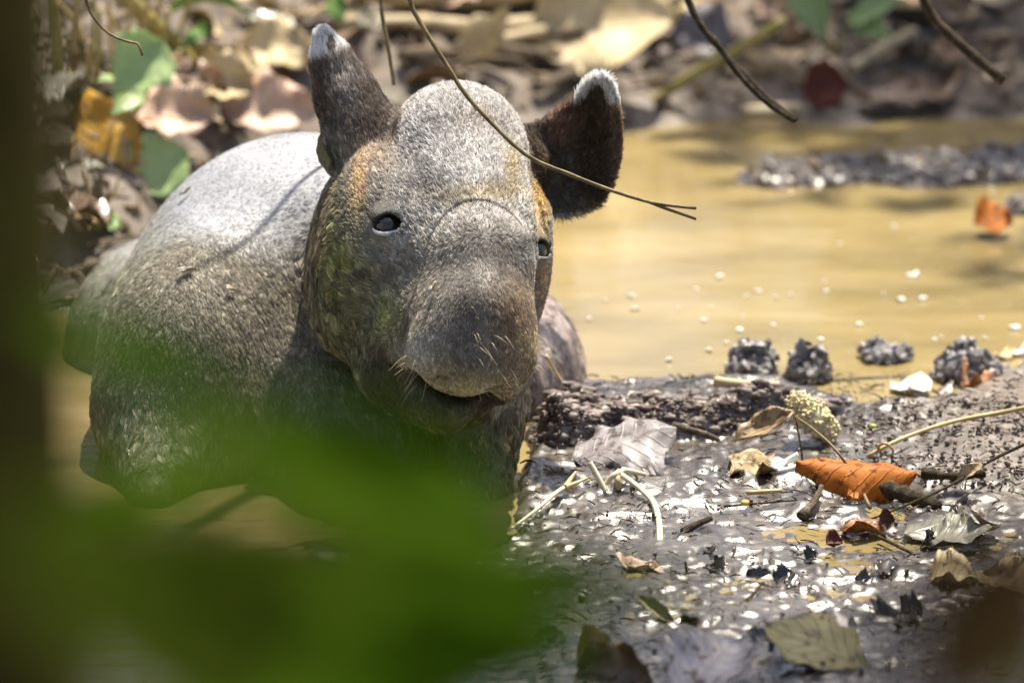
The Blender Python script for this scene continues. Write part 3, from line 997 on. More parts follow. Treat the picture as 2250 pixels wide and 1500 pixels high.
    hc = np.clip(hc * tone[:, None], 0.004, 0.92)
    BASE = P0 - Nn * 1.5
    Q1 = 0.25 * BASE + 0.6 * MID + 0.15 * P0
    pts = np.stack([BASE, Q1, 0.5 * (MID + TIP), TIP], 1).reshape(-1, 3)
    W = v2w(pts) - off
    hcv = bpy.data.hair_curves.new('fur')
    hcv.add_curves([4] * NH)
    hcv.points.foreach_set('position', W.astype(np.float32).ravel())
    ra = hcv.attributes.get('radius') or hcv.attributes.new('radius', 'FLOAT', 'POINT')
    rad = (0.00021 * np.where(body > .5, 1.15, 1.0) * (1 - 0.2 * snout))[:, None] * np.array([1.0, 0.95, 0.7, 0.15])[None, :]
    ra.data.foreach_set('value', rad.astype(np.float32).ravel())
    hca = hcv.attributes.new('coat', 'FLOAT_COLOR', 'CURVE')
    hca.data.foreach_set('color', np.concatenate([hc, np.ones((NH, 1))], 1).astype(np.float32).ravel())
    wa = hcv.attributes.new('wet', 'FLOAT', 'CURVE')
    wa.data.foreach_set('value', wet.astype(np.float32))
    m, n, b = newmat('tapir_fur')
    a1 = N(n, 'ShaderNodeAttribute', attribute_name='coat')
    n.links.new(a1.outputs['Color'], b.inputs['Base Color'])
    a2 = N(n, 'ShaderNodeAttribute', attribute_name='wet')
    mr = N(n, 'ShaderNodeMapRange'); mr.inputs[3].default_value = 0.45; mr.inputs[4].default_value = 0.18
    n.links.new(a2.outputs['Fac'], mr.inputs[0]); n.links.new(mr.outputs[0], b.inputs['Roughness'])
    b.inputs['Specular IOR Level'].default_value = 0.5
    tr = N(n, 'ShaderNodeBsdfTranslucent'); n.links.new(a1.outputs['Color'], tr.inputs[0])
    ms = N(n, 'ShaderNodeMixShader'); ms.inputs[0].default_value = 0.4
    n.links.new(b.outputs[0], ms.inputs[1]); n.links.new(tr.outputs[0], ms.inputs[2])
    n.links.new(ms.outputs[0], n.nodes['Material Output'].inputs[0])
    hcv.materials.append(m)
    fo = bpy.data.objects.new('fur', hcv)
    COL.objects.link(fo); fo.parent = tapir
    # whiskers of the muzzle
    wm = mat_noise('whisker', [(0.45, 0.38, 0.22), (0.65, 0.58, 0.40)], rough=0.35, bump=0)
    rnd = random.Random(4)
    for k in range(34):
        if k < 16: p = vw(rnd.uniform(885, 960), rnd.uniform(770, 850), 0); dirx = rnd.uniform(-1.0, -0.2)
        else: p = vw(rnd.uniform(1040, 1190), rnd.uniform(720, 850), 0); dirx = rnd.uniform(0.1, 0.8)
        dd = (TV[:, 0] - p[0]) ** 2 + (TV[:, 1] - p[1]) ** 2 - 0.4 * np.clip(TV[:, 2] + 200, 0, 600) * 8
        q = TV[int(np.argmin(dd))]
        ln = rnd.uniform(22, 62)
        d0 = np.array([dirx, -rnd.uniform(0.15, 0.9), 0.35])
        e = [q, q + d0 * ln * 0.5, q + d0 * ln + np.array([0, -6, 0])]
        mb = MB()
        mb.tube([Vector((v2w(a) - off).reshape(3)) for a in e], [PX * 0.65, PX * 0.55, PX * 0.2], 4, cap=False)
        mb.build('whisker', wm, tapir)

# ------------------------------------------------------------------ leaves
def leaf_geo(L, W, fold=0.15, curl=0.15, wave=0.06, droop=0.0, seed=0, nu=16, nv=7, pw=0.9, tear=0.0, pet=0.18, fold2=None, lobe=0.0, pt=0.75):
    """blade along +X from the origin, thickness, short stalk; returns verts, faces, uvs"""
    rnd = np.random.default_rng(seed)
    u = np.linspace(0, 1, nu); v = np.linspace(-1, 1, nv)
    U, Vv = np.meshgrid(u, v, indexing='ij')
    half = W / 2 * np.sin(np.pi * np.clip(U, 0.004, 0.996) ** pw) ** pt
    ed = 1 + 0.10 * np.sin(U * 23 + seed) * np.abs(Vv) ** 3 * (1 + tear * 3) + tear * 0.35 * np.abs(Vv) ** 2 * np.sin(U * 11 + 2 * seed + Vv * 2)
    if lobe: ed = ed + lobe * np.abs(Vv) ** 2 * np.sin(U * 19 + seed)
    X = L * U
    Y = half * Vv * ed
    f = np.where(Vv > 0, fold if fold2 is None else fold2, fold)
    ang = f * np.abs(Vv)
    Z = half * np.abs(Vv) * np.sin(ang * 2.2)
    Y = Y * np.cos(ang * 1.3)
    Z = Z + curl * L * ((U - 0.45) ** 2 - 0.1) * 1.6 - droop * L * U ** 2
    Pn = np.stack([U.ravel() * 3.1 + seed, Vv.ravel() * 1.3, np.full(U.size, seed * 1.7)], 1)
    Z = Z + (wave * W * vnoise(Pn * 1.6, seed)).reshape(U.shape) * (0.3 + np.abs(Vv))
    T = np.stack([X, Y, Z], -1).reshape(-1, 3)
    th = 0.00035
    Bm = T - np.array([0, 0, th])
    F_ = grid_faces(nu, nv)
    nT = len(T)
    faces = [tuple(q) for q in F_] + [tuple(q[::-1] + nT) for q in F_]
    idx = np.arange(nT).reshape(nu, nv)
    for line in (idx[:, 0], idx[::-1, -1], idx[-1, :], idx[0, ::-1]):
        for a, b_ in zip(line[:-1], line[1:]):
            faces.append((int(a), int(a) + nT, int(b_) + nT, int(b_)))
    uv = np.stack([U.ravel(), Vv.ravel()], 1)
    uv = np.concatenate([uv, uv])
    verts = np.concatenate([T, Bm])
    if pet > 0:
        mb = MB()
        z0 = T[idx[0, nv // 2]][2]
        pts = [(L * 0.03, 0, z0), (-L * pet * .5, 0, z0 - 0.02 * L), (-L * pet, L * 0.03, z0 - 0.01 * L)]
        mb.tube(pts, [0.0009, 0.0011, 0.0014], 5)
        b0 = len(verts)
        verts = np.concatenate([verts, np.array(mb.v)])
        faces += [tuple(i + b0 for i in q) for q in mb.f]
        uv = np.concatenate([uv, np.tile([0.0, 0.0], (len(mb.v), 1))])
    return verts, faces, uv

def leaf_mesh(name, *a, **k):
    V_, F_, uv = leaf_geo(*a, **k)
    me = mesh_from(name, V_, F_)
    ul = me.uv_layers.new(name='UVMap')
    li = np.zeros(len(me.loops), dtype=np.int32)
    me.loops.foreach_get('vertex_index', li)
    ul.data.foreach_set('uv', uv[li].astype(np.float32).ravel())
    return me

def frame(o, base, tip, roll=0.0):
    base = Vector(base); tip = Vector(tip)
    xx = (tip - base).normalized()
    yy = Vector((0, 0, 1)).cross(xx)
    if yy.length < 1e-3: yy = Vector((0, 1, 0))
    yy.normalize()
    if yy.y < 0: roll = -roll                     # a positive roll lifts the far edge
    zz = xx.cross(yy)
    M = Matrix((xx, yy, zz)).transposed().to_4x4() @ Matrix.Rotation(roll, 4, 'X')
    o.matrix_world = Matrix.Translation(base) @ M

def pz(p):
    """(px,py,lift): point on the ground or water under a pixel, lifted"""
    q = ground_at(p[0], p[1])
    return np.array([q[0], q[1], q[2] + (p[2] if len(p) > 2 else 0.003)])

def hero(name, label, cat, mat, base, tip, W, roll=0.0, group=None, absz=True, **k):
    a = at_z(*base) if absz else pz(base)
    b_ = at_z(*tip) if absz else pz(tip)
    L = float(np.linalg.norm(b_ - a))
    me = leaf_mesh(name, L, W, **k)
    o = obj(name, me, mat)
    frame(o, a, b_, roll)
    return tag(o, label, cat, group)

TAN = mat_leaf('leaf_dry_tan', (0.30, 0.205, 0.105), (0.50, 0.375, 0.21), (0.36, 0.25, 0.13), trans=0.15, spot=(0.16, 0.10, 0.05))
PALE = mat_leaf('leaf_pale_straw', (0.50, 0.385, 0.20), (0.68, 0.56, 0.34), (0.45, 0.33, 0.17), trans=0.15)
PINK = mat_leaf('leaf_pinkish', (0.46, 0.29, 0.20), (0.66, 0.49, 0.38), (0.45, 0.29, 0.2), trans=0.1)
BROWN = mat_leaf('leaf_brown', (0.085, 0.045, 0.022), (0.21, 0.115, 0.055), (0.10, 0.06, 0.03), trans=0.1, coat=0.3)
ORANGE = mat_leaf('leaf_orange', (0.42, 0.115, 0.012), (0.58, 0.20, 0.02), (0.24, 0.07, 0.012), trans=0.3, spot=(0.16, 0.045, 0.012), rough=0.6, spec=.25)
REDB = mat_leaf('leaf_dark_red', (0.12, 0.022, 0.008), (0.21, 0.045, 0.012), (0.07, 0.02, 0.01), trans=0.3)
YELL = mat_leaf('leaf_yellow', (0.62, 0.33, 0.03), (0.75, 0.48, 0.10), (0.65, 0.40, 0.08), trans=0.35, spot=(0.55, 0.42, 0.24))
GREYL = mat_leaf('leaf_grey_wet', (0.17, 0.155, 0.155), (0.34, 0.31, 0.33), (0.19, 0.15, 0.15), trans=0.05, rough=0.5, coat=0.12, spec=.35, spot=(0.07, 0.058, 0.05))
GREYG = mat_leaf('leaf_grey_green', (0.17, 0.165, 0.125), (0.29, 0.28, 0.22), (0.16, 0.13, 0.09), trans=0.1, rough=0.35, coat=0.3)
OLIVE = mat_leaf('leaf_yellow_olive', (0.27, 0.235, 0.085), (0.38, 0.34, 0.15), (0.17, 0.11, 0.05), trans=0.15, spot=(0.16, 0.11, 0.045), veins=6.0)
DARK = mat_leaf('leaf_black_wet', (0.014, 0.010, 0.007), (0.045, 0.032, 0.02), (0.02, 0.015, 0.01), trans=0.0, rough=0.2, coat=0.8)
GREEN = mat_leaf('leaf_fresh_green', (0.10, 0.22, 0.035), (0.19, 0.34, 0.075), (0.26, 0.38, 0.12), trans=0.35, rough=0.4)
LIME = mat_leaf('leaf_pale_green', (0.36, 0.50, 0.20), (0.48, 0.62, 0.30), (0.50, 0.62, 0.33), trans=0.35, rough=0.4)
WHITEL = mat_leaf('leaf_silver_brown', (0.32, 0.27, 0.25), (0.52, 0.47, 0.46), (0.25, 0.17, 0.12), trans=0.05, rough=0.3, coat=0.4, spot=(0.13, 0.085, 0.045))
BARK = mat_noise('bark_grey_brown', [(0.035, 0.025, 0.016), (0.13, 0.10, 0.07), (0.28, 0.225, 0.165)], scale=110, rough=0.85, bump=1.0, bdist=.004, spec=.2)
BARKD = mat_noise('bark_dark', [(0.020, 0.014, 0.008), (0.050, 0.036, 0.022), (0.12, 0.09, 0.06)], scale=120, rough=0.8, bump=1.0, bdist=.004, spec=.2)
BARKP = mat_noise('bark_pale', [(0.26, 0.20, 0.12), (0.42, 0.34, 0.21), (0.52, 0.44, 0.29)], scale=45, rough=0.7, bump=0.5)
STRAW = mat_noise('straw_stalk', [(0.40, 0.29, 0.12), (0.58, 0.45, 0.22)], scale=80, rough=0.55, bump=0.2)
SHOOT = mat_noise('pale_shoot', [(0.58, 0.50, 0.30), (0.76, 0.72, 0.55)], scale=70, rough=0.4, bump=0.15)
WSHOOT = mat_noise('white_shoot', [(0.72, 0.72, 0.62), (0.82, 0.82, 0.76)], scale=70, rough=0.35, bump=0.1)
TWIG = mat_noise('twig_olive_brown', [(0.07, 0.05, 0.018), (0.16, 0.115, 0.045), (0.26, 0.20, 0.09)], scale=90, rough=0.6, bump=0.5)

# ---- leaves on the mud
hero('fallen_leaf', 'folded bright orange dead leaf with dark blotches lying on the mud', 'leaf', ORANGE, (2014, 1036, .026), (1750, 1008, .040), .062, roll=0.0,
     fold=-.12, fold2=-.62, curl=-.10, wave=.10, seed=3, pet=.08, tear=.25, nv=9, nu=22)
hero('fallen_leaf', 'large grey wet leaf plastered over the edge of the mud ledge', 'leaf', GREYL, (1262, 1012, .014), (1482, 925, .046), .105, roll=0.25,
     fold=-.15, curl=-.16, wave=.12, seed=5, pet=0, tear=.4, nv=9, nu=22)
hero('fallen_leaf', 'small pointed tan leaf leaning on the crumbly mud ledge', 'leaf', TAN, (1745, 905, .052), (1615, 972, .024), .030, roll=0.5, fold=.3, curl=.1, wave=.1, seed=8, pet=.0)
hero('fallen_leaf', 'crumpled beige leaf half buried below the pointed tan leaf', 'leaf', TAN, (1600, 1005, .022), (1712, 1045, .014), .06, roll=0.6, fold=.5, fold2=-.3, curl=.25, wave=.35, seed=11, pet=0, tear=.8)
hero('fallen_leaf', 'big yellow-olive leaf with dark midrib at the near edge of the mud', 'leaf', OLIVE, (1905, 1474, .006), (1682, 1368, .036), .082, roll=0.30, fold=.08, curl=-.10, wave=.07, seed=14, pet=.1, lobe=.10, pw=1.15)
hero('fallen_leaf', 'silvery brown-topped leaf lying beside the big yellow-olive leaf', 'leaf', WHITEL, (1500, 1530, .002), (1628, 1398, .036), .085, roll=0.3, fold=.22, curl=-.15, wave=.10, seed=17, pet=0)
hero('fallen_leaf', 'small curled orange-brown leaf in the shallow puddle', 'leaf', mat_leaf('leaf_tawny', (0.22, 0.11, 0.035), (0.40, 0.22, 0.07), (0.16, 0.08, 0.03), trans=.1, coat=.3), (1268, 1448, .004), (1358, 1440, .008), .045, roll=0.55, fold=.45, curl=-.35, wave=.15, seed=20, pet=0)
hero('fallen_leaf', 'curled brown leaf with a pale lip at the puddle rim', 'leaf', BROWN, (1275, 1478, .008), (1445, 1505, .012), .06, roll=0.8, fold=.55, curl=.35, wave=.25, seed=23, pet=0, tear=.5)
hero('fallen_leaf', 'narrow olive leaf standing slanted in the shallow puddle', 'leaf', OLIVE, (1482, 1372, .002), (1396, 1305, .022), .014, roll=0.7, fold=.4, curl=-.1, wave=.05, seed=26, pet=0)
hero('fallen_leaf', 'curled rusty leaf below the orange leaf', 'leaf', mat_leaf('leaf_rust', (0.20, 0.075, 0.02), (0.36, 0.15, 0.04), (0.13, 0.05, 0.02), trans=.1, coat=.5), (1846, 1158, .004), (1945, 1168, .006), .045, roll=0.5, fold=.5, fold2=-.3, curl=-.4, wave=.2, seed=29, pet=0)
hero('fallen_leaf', 'crumpled dark reddish leaf standing in a small puddle', 'leaf', mat_leaf('leaf_maroon', (0.10, 0.04, 0.025), (0.21, 0.09, 0.055), (0.08, 0.03, 0.02), trans=.1, coat=.5), (1950, 1165, .003), (1946, 1118, .020), .022, roll=0.2, fold=.7, curl=.5, wave=.3, seed=31, pet=0)
hero('fallen_leaf', 'broad grey-green veined leaf flat in the wet mud', 'leaf', GREYG, (1985, 1175, .006), (2170, 1118, .020), .06, roll=0.1, fold=-.12, curl=-.05, wave=.08, seed=34, pet=.1)
hero('fallen_leaf', 'grey-brown leaf with a torn curled edge beside the grey-green leaf', 'leaf', GREYG, (2035, 1192, .004), (2185, 1165, .016), .06, roll=0.1, fold=.15, curl=.1, wave=.1, seed=37, pet=0, tear=.3)
hero('fallen_leaf', 'pale tan shell-shaped leaf lying on the shaded mud', 'leaf', PALE, (2040, 1278, .008), (2150, 1268, .012), .05, roll=0.3, fold=.35, curl=-.2, wave=.1, seed=40, pet=0)
hero('fallen_leaf', 'buff dry leaf behind the pale shell-shaped leaf', 'leaf', TAN, (2160, 1262, .008), (2290, 1300, .010), .05, roll=0.4, fold=.3, curl=.2, wave=.15, seed=41, pet=0)
hero('fallen_leaf', 'grey drooping leaf strip beside the broad grey-green leaf', 'leaf', WHITEL, (2130, 1120, .030), (2185, 1165, .006), .03, roll=0.3, fold=.2, curl=.3, wave=.1, seed=43, pet=0)
hero('fallen_leaf', 'small dark red leaf scrap in the wet mud', 'leaf', REDB, (1815, 1195, .003), (1852, 1188, .005), .022, roll=0.5, fold=.3, curl=.2, wave=.1, seed=44, pet=0)
hero('fallen_leaf', 'pinkish leaf scrap in the shallow film of water', 'leaf', PINK, (1378, 1250, .003), (1432, 1232, .004), .04, roll=0.1, fold=.1, curl=-.1, wave=.2, seed=46, pet=0, tear=.6)
hero('fallen_leaf', 'pale ashen leaf under the dark shoulder of mud', 'leaf', WHITEL, (1800, 1398, .010), (1880, 1368, .022), .05, roll=0.1, fold=.2, curl=-.1, wave=.15, seed=47, pet=.4)
hero('fallen_leaf', 'orange leaf lying on the far mud shoal', 'leaf', ORANGE, (2140, 492, .012), (2225, 486, .014), .06, roll=0.4, fold=.2, curl=-.2, wave=.1, seed=49, pet=0)
hero('fallen_leaf', 'rust-brown leaf half sunk beside the largest clod', 'leaf', mat_leaf('leaf_rust_wet', (0.25, 0.10, 0.035), (0.40, 0.19, 0.07), (0.2, 0.08, 0.03), trans=.1, coat=.4), (2110, 846, .004), (2185, 834, .010), .06, roll=0.2, fold=.2, curl=.1, wave=.15, seed=50, pet=0)
hero('fallen_leaf', 'dark red leaf propped upright at the far waterline', 'leaf', REDB, (1762, 232, .02), (1866, 225, .02), .060, roll=1.15, absz=False, fold=.15, curl=-.2, wave=.1, seed=52, pet=0)
for i, (bx_, by_, tx_, ty_, W_, rl) in enumerate([(1770, 1228, 1815, 1205, .03, .7), (1935, 1262, 1965, 1205, .035, .3), (1880, 1275, 1935, 1262, .03, .8), (1700, 1270, 1772, 1250, .035, .9),
        (1640, 1262, 1735, 1258, .02, .9), (1980, 1352, 2060, 1325, .06, .6), (2030, 1190, 2070, 1178, .035, .7), (1555, 1206, 1585, 1212, .02, .8), (1560, 1240, 1620, 1255, .03, .8), (1730, 1290, 1770, 1240, .02, .5),
        (1925, 1370, 2010, 1335, .07, .5), (1660, 1415, 1700, 1372, .04, .3), (1500, 1340, 1560, 1385, .02, .2), (1180, 1400, 1280, 1385, .03, .7), (1760, 1470, 1850, 1482, .03, .5), (2000, 1000, 2060, 1030, .03, .9)]):
    hero('leaf_fragment', 'blackened wet leaf fragment sticking out of the mud', 'leaf', DARK, (bx_, by_, .004), (bx_ + .6 * (tx_ - bx_), by_ + .6 * (ty_ - by_), .010), W_ * .6, roll=rl, group='black leaf fragments in the mud',
         fold=.25, curl=.15, wave=.18, seed=60 + i, pet=0, tear=.45, nu=10, nv=5)

# ---- stems, shoots, seeds and twigs on the mud
def stem(name, label, cat, mat, pts, r0, r1, n=14, absz=True, group=None, parent=None, knots=0.0, seed=0):
    P = [at_z(*p) if absz else pz(p) for p in pts]
    Q = spline(P, n) if len(P) > 2 else [P[0] + (P[1] - P[0]) * t for t in np.linspace(0, 1, max(n // 2, 2))]
    rnd = random.Random(seed + len(pts))
    if r0 > .002 and len(P) > 2: Q = spline(P, n * 2)
    wb = wobble(len(Q), int(pts[0][0]), knots * .6)
    rr = [(r0 + (r1 - r0) * i / (len(Q) - 1)) * wb[i] for i in range(len(Q))]
    mb = MB(); mb.tube(Q, rr, 8, rough=knots * .25, seed=seed + int(pts[0][0]))
    o = mb.build(name, mat, parent)
    if parent is None: tag(o, label, cat, group)
    return o

t = empty('pale_root', tuple(at_z(1250, 1075, .01))); tag(t, 'pale forked root with a tawny claw-like end on the mud', 'root')
def part_stem(t, name, mat, pts, r0, r1, n=12, absz=True):
    o = stem(name, None, None, mat, pts, r0, r1, n, absz)
    o.parent = t; o.matrix_parent_inverse = t.matrix_world.inverted() if False else Matrix.Translation(-Vector(t.location))
    return o
part_stem(t, 'stalk', SHOOT, [(1118, 1165, .006), (1180, 1118, .012), (1225, 1080, .016), (1245, 1068, .018)], .0012, .0022)
part_stem(t, 'fork', STRAW, [(1242, 1070, .018), (1255, 1050, .022), (1266, 1036, .026)], .0028, .0012)
part_stem(t, 'fork', STRAW, [(1242, 1070, .018), (1268, 1060, .020), (1290, 1050, .022)], .0024, .0012)
part_stem(t, 'fork', STRAW, [(1242, 1070, .018), (1254, 1078, .014)], .0030, .0012)
t = empty('pale_root', tuple(at_z(1365, 1040, .02))); tag(t, 'pale many-toed root with a long tail curving down into the puddle', 'root')
part_stem(t, 'stalk', SHOOT, [(1362, 1040, .022), (1400, 1068, .016), (1432, 1098, .012), (1447, 1140, .008), (1450, 1192, .001)], .0026, .0030, 18)
part_stem(t, 'fork', SHOOT, [(1372, 1032, .024), (1348, 1044, .022), (1330, 1062, .014)], .0028, .0020)
part_stem(t, 'fork', SHOOT, [(1366, 1032, .024), (1390, 1036, .022), (1418, 1042, .018)], .0030, .0018)
part_stem(t, 'fork', STRAW, [(1360, 1036, .022), (1357, 1055, .018), (1360, 1074, .010)], .0030, .0026)
part_stem(t, 'fork', STRAW, [(1392, 1036, .022), (1402, 1052, .012)], .0020, .0012)
stem('cut_stalk', 'short thick yellow-green stalk leaning beside the pale roots', 'stalk', SHOOT, [(1296, 1016, .032), (1314, 1048, .020), (1331, 1080, .008)], .0026, .0026)
t = empty('white_sprout', tuple(at_z(1704, 1034, .02))); tag(t, 'cluster of thick white shoots beside the orange leaf', 'sprout')
part_stem(t, 'node', SHOOT, [(1696, 1030, .018), (1710, 1040, .016)], .0042, .0046)
for pts in ([(1702, 1032, .02), (1728, 1014, .024), (1755, 999, .03)], [(1704, 1036, .018), (1738, 1030, .02), (1768, 1020, .024)], [(1704, 1040, .015), (1732, 1050, .012), (1765, 1056, .012)], [(1730, 1050, .012), (1750, 1046, .014), (1768, 1044, .016)], [(1698, 1030, .02), (1700, 1012, .026)]):
    part_stem(t, 'shoot', WSHOOT, pts, .0026, .0032)
stem('cut_stalk', 'thin yellow stalk lying flat in front of the white shoots', 'stalk', STRAW, [(1640, 1082, .012), (1718, 1077, .013)], .0022, .0020)
stem('twig', 'thin brown twig arching up over the orange leaf', 'twig', TWIG, [(1912, 1116, .004), (1880, 1050, .022), (1838, 990, .045), (1790, 945, .055), (1747, 914, .058)], .0018, .0009, 22, knots=.2)
stem('twig', 'short upright grey twig beside the white shoots', 'twig', BARK, [(1766, 1066, .004), (1762, 1000, .03), (1748, 916, .057)], .0013, .0008, 14, knots=.2)
stem('vine', 'thin straw-coloured vine running from the orange leaf up the slope', 'vine', STRAW, [(1905, 1004, .016), (1950, 978, .026), (2030, 945, .034), (2110, 922, .036), (2200, 906, .04), (2280, 890, .05)], .0020, .0022, 26, knots=.15)
stem('tendril', 'curled straw-coloured tendril looped behind the orange leaf', 'tendril', STRAW, [(1938, 998, .016), (1930, 982, .026), (1946, 974, .034), (1962, 988, .026), (1958, 1004, .016)], .0016, .0011, 20)
stem('twig', 'long thin dark twig slanting over the wet mud to the puddle', 'twig', BARKD, [(1870, 1156, .004), (1960, 1122, .012), (2080, 1070, .026), (2170, 1015, .034), (2280, 962, .05)], .0010, .0016, 24, knots=.25)
hero('fallen_leaf', 'slim tan leaf hanging on the long dark twig', 'leaf', TAN, (2160, 1018, .04), (2100, 1062, .024), .014, roll=.6, fold=.4, curl=-.1, wave=.1, seed=91, pet=.1)
stem('grass_stalk', 'short golden grass stalk standing beside the tapir on the ledge', 'stalk', STRAW, [(1240, 846, .048), (1218, 812, .062), (1200, 782, .078)], .0012, .0016, 10)
stem('fallen_stick', 'short thick dark stick under the orange leaf', 'stick', BARKD, [(1935, 1070, .014), (2000, 1090, .012), (2062, 1114, .008)], .009, .006, 22, knots=.35)
stem('fallen_stick', 'grey stick wedged below the mud ledge', 'stick', BARK, [(1478, 936, .034), (1530, 948, .028), (1580, 966, .018)], .004, .0025, 12, knots=.2)
stem('fallen_stick', 'pale flat stick lying on the ledge beneath the two clods', 'stick', BARKP, [(1572, 838, .046), (1640, 845, .046), (1712, 846, .044)], .005, .004, 12, knots=.2)
stem('fallen_stick', 'dark stick sunk in glossy mud beyond the puddle', 'stick', BARKD, [(1500, 1168, .004), (1530, 1152, .008), (1562, 1138, .010)], .004, .003, 12, knots=.2)
stem('fallen_stick', 'curved grey bark strip beside the hollow', 'stick', BARK, [(1760, 1135, .006), (1790, 1100, .016), (1805, 1068, .022)], .005, .002, 20, knots=.4)
stem('fallen_stick', 'thin dark stick pointing out of the near mud', 'stick', BARKD, [(1930, 1178, .006), (2010, 1218, .004)], .0018, .0012, 10)
stem('fallen_stick', 'thin upright dark stick in the wet film', 'stick', BARKD, [(1510, 1262, .001), (1506, 1232, .014)], .0012, .001, 8)
stem('fallen_stick', 'bent dark rootlet in the puddled mud', 'stick', BARKD, [(1620, 1335, .002), (1650, 1310, .006), (1672, 1284, .010)], .0022, .0014, 12, knots=.3)
stem('twig', 'dark hair-thin twig lying behind the yellow stalk', 'twig', BARKD, [(1590, 1112, .008), (1660, 1106, .010), (1752, 1098, .012)], .0011, .0008, 12)
stem('fallen_stick', 'dark knobbly stick right of the orange leaf', 'stick', BARKD, [(2030, 1040, .024), (2100, 1046, .026), (2165, 1040, .028)], .005, .003, 22, knots=.4)
def pebble(name, label, cat, mat, px, py, z, r, seed=0, group=None, sq=(1, 1, .8)):
    import bmesh
    bmh = bmesh.new(); bmesh.ops.create_icosphere(bmh, subdivisions=2, radius=r)
    co = np.array([v.co for v in bmh.verts])
    k = 1 + 0.22 * vnoise(co / r * 1.3 + seed * 3.1, seed)
    for v, q in zip(bmh.verts, k): v.co = Vector((v.co.x * q * sq[0], v.co.y * q * sq[1], v.co.z * q * sq[2]))
    me_ = bpy.data.meshes.new(name); bmh.to_mesh(me_); bmh.free()
    me_.polygons.foreach_set('use_smooth', [True] * len(me_.polygons))
    o = obj(name, me_, mat, loc=at_z(px, py, z))
    return tag(o, label, cat, group)
pebble('seed', 'small yellow-green seed on the grey mud', 'seed', mat_noise('seed_green', [(0.35, 0.42, 0.05), (0.5, 0.55, 0.1)], rough=.35, bump=.1), 1918, 936, .03, .0032, 2)
pebble('seed', 'tiny orange-yellow seed on the glossy mud', 'seed', mat_noise('seed_orange', [(0.65, 0.38, 0.03), (0.75, 0.5, 0.06)], rough=.35, bump=.1), 1638, 1104, .012, .0036, 3)

# fibrous pale husk
def husk():
    rng = np.random.default_rng(5)
    mb = MB()
    a, b_ = at_z(1748, 882, .055), at_z(1826, 952, .026)
    core = [a + (b_ - a) * t for t in np.linspace(0, 1, 7)]
    mb.tube(core, [.004, .009, .0125, .0135, .0125, .010, .004], 9)
    for k in range(520):
        t = rng.random(); c = a + (b_ - a) * t
        d = rng.normal(size=3); d /= np.linalg.norm(d)
        rad = .0155 * math.sin(math.pi * (0.12 + 0.76 * t)) ** .6
        mb.add(*crumb_tris(rng, c + d * rad * rng.uniform(.85, 1.02), rng.uniform(.0012, .0032)))
    o = mb.build('fibrous_husk', mat_noise('husk_cream', [(0.58, 0.49, 0.27), (0.74, 0.66, 0.43)], scale=120, rough=.8, bump=.4))
    tag(o, 'cream-coloured fibrous husk lying on the mud ledge', 'husk')

# ---- crumbly clods standing out of the water
CLODM = mat_noise('clod_dark_grey', [(0.045, 0.040, 0.040), (0.16, 0.15, 0.155), (0.32, 0.31, 0.32)], scale=55, rough=.25, rough2=.55, bump=.5, bscale=300, spec=.6)
def crumb_tris(rng, c, r):
    """a rough crumb of 20 faces"""
    ph = (1 + 5 ** .5) / 2
    V_ = np.array([(-1, ph, 0), (1, ph, 0), (-1, -ph, 0), (1, -ph, 0), (0, -1, ph), (0, 1, ph), (0, -1, -ph), (0, 1, -ph), (ph, 0, -1), (ph, 0, 1), (-ph, 0, -1), (-ph, 0, 1)]) / 1.9
    F_ = [(0, 11, 5), (0, 5, 1), (0, 1, 7), (0, 7, 10), (0, 10, 11), (1, 5, 9), (5, 11, 4), (11, 10, 2), (10, 7, 6), (7, 1, 8), (3, 9, 4), (3, 4, 2), (3, 2, 6), (3, 6, 8), (3, 8, 9), (4, 9, 5), (2, 4, 11), (6, 2, 10), (8, 6, 7), (9, 8, 1)]
    q, _ = np.linalg.qr(rng.normal(size=(3, 3)))
    V_ = (V_ * rng.uniform(.7, 1.3, (12, 1)) * np.array([1, rng.uniform(.6, 1), rng.uniform(.45, .9)])) @ q * r + c
    return V_, F_
def clod(label, x0, x1, ytop, ybase, seed, n_=150):
    rng = np.random.default_rng(seed)
    base = at_z((x0 + x1) / 2, ybase - 6, 0)
    wid = (x1 - x0) * PX * .5 * 1.05
    hgt = (ybase - ytop) * PX * 1.02
    dep = wid * 1.0
    mb = MB()
    # solid heart
    nn, mm_ = 18, 7
    V_ = []; F_ = []
    for j in range(mm_ + 1):
        ph = math.pi / 2 * j / mm_
        for i in range(nn):
            th = 2 * math.pi * i / nn
            k = .82 + .2 * math.sin(i * 2.3 + seed) * math.cos(j * 1.7)
            V_.append((wid * .86 * k * math.cos(th) * math.cos(ph), dep * .8 * k * math.sin(th) * math.cos(ph), hgt * .8 * math.sin(ph) - .012 * (j == 0)))
    for j in range(mm_):
        for i in range(nn):
            F_.append((j * nn + i, j * nn + (i + 1) % nn, (j + 1) * nn + (i + 1) % nn, (j + 1) * nn + i))
    mb.add(V_, F_)
    for k in range(n_):
        th = rng.uniform(0, 2 * math.pi); ph = math.asin(rng.random() ** .8)
        e = rng.uniform(.72, 1.0)
        c = np.array([wid * e * math.cos(th) * math.cos(ph), dep * e * math.sin(th) * math.cos(ph), hgt * e * math.sin(ph) * (.8 + .3 * math.sin(th * 2 + seed))])
        mb.add(*crumb_tris(rng, c, rng.uniform(.003, .0085) * (1.1 if ph > .6 else .9)))
    o = mb.build('mud_clod', CLODM, loc=base, smooth=False)
    tag(o, label, 'clod')
husk()
clod('taller crumbly grey clod rising behind the pale flat stick', 1590, 1712, 744, 836, 1, 190)
clod('rounded crumbly grey clod adjoining the taller one', 1722, 1826, 758, 840, 2, 170)
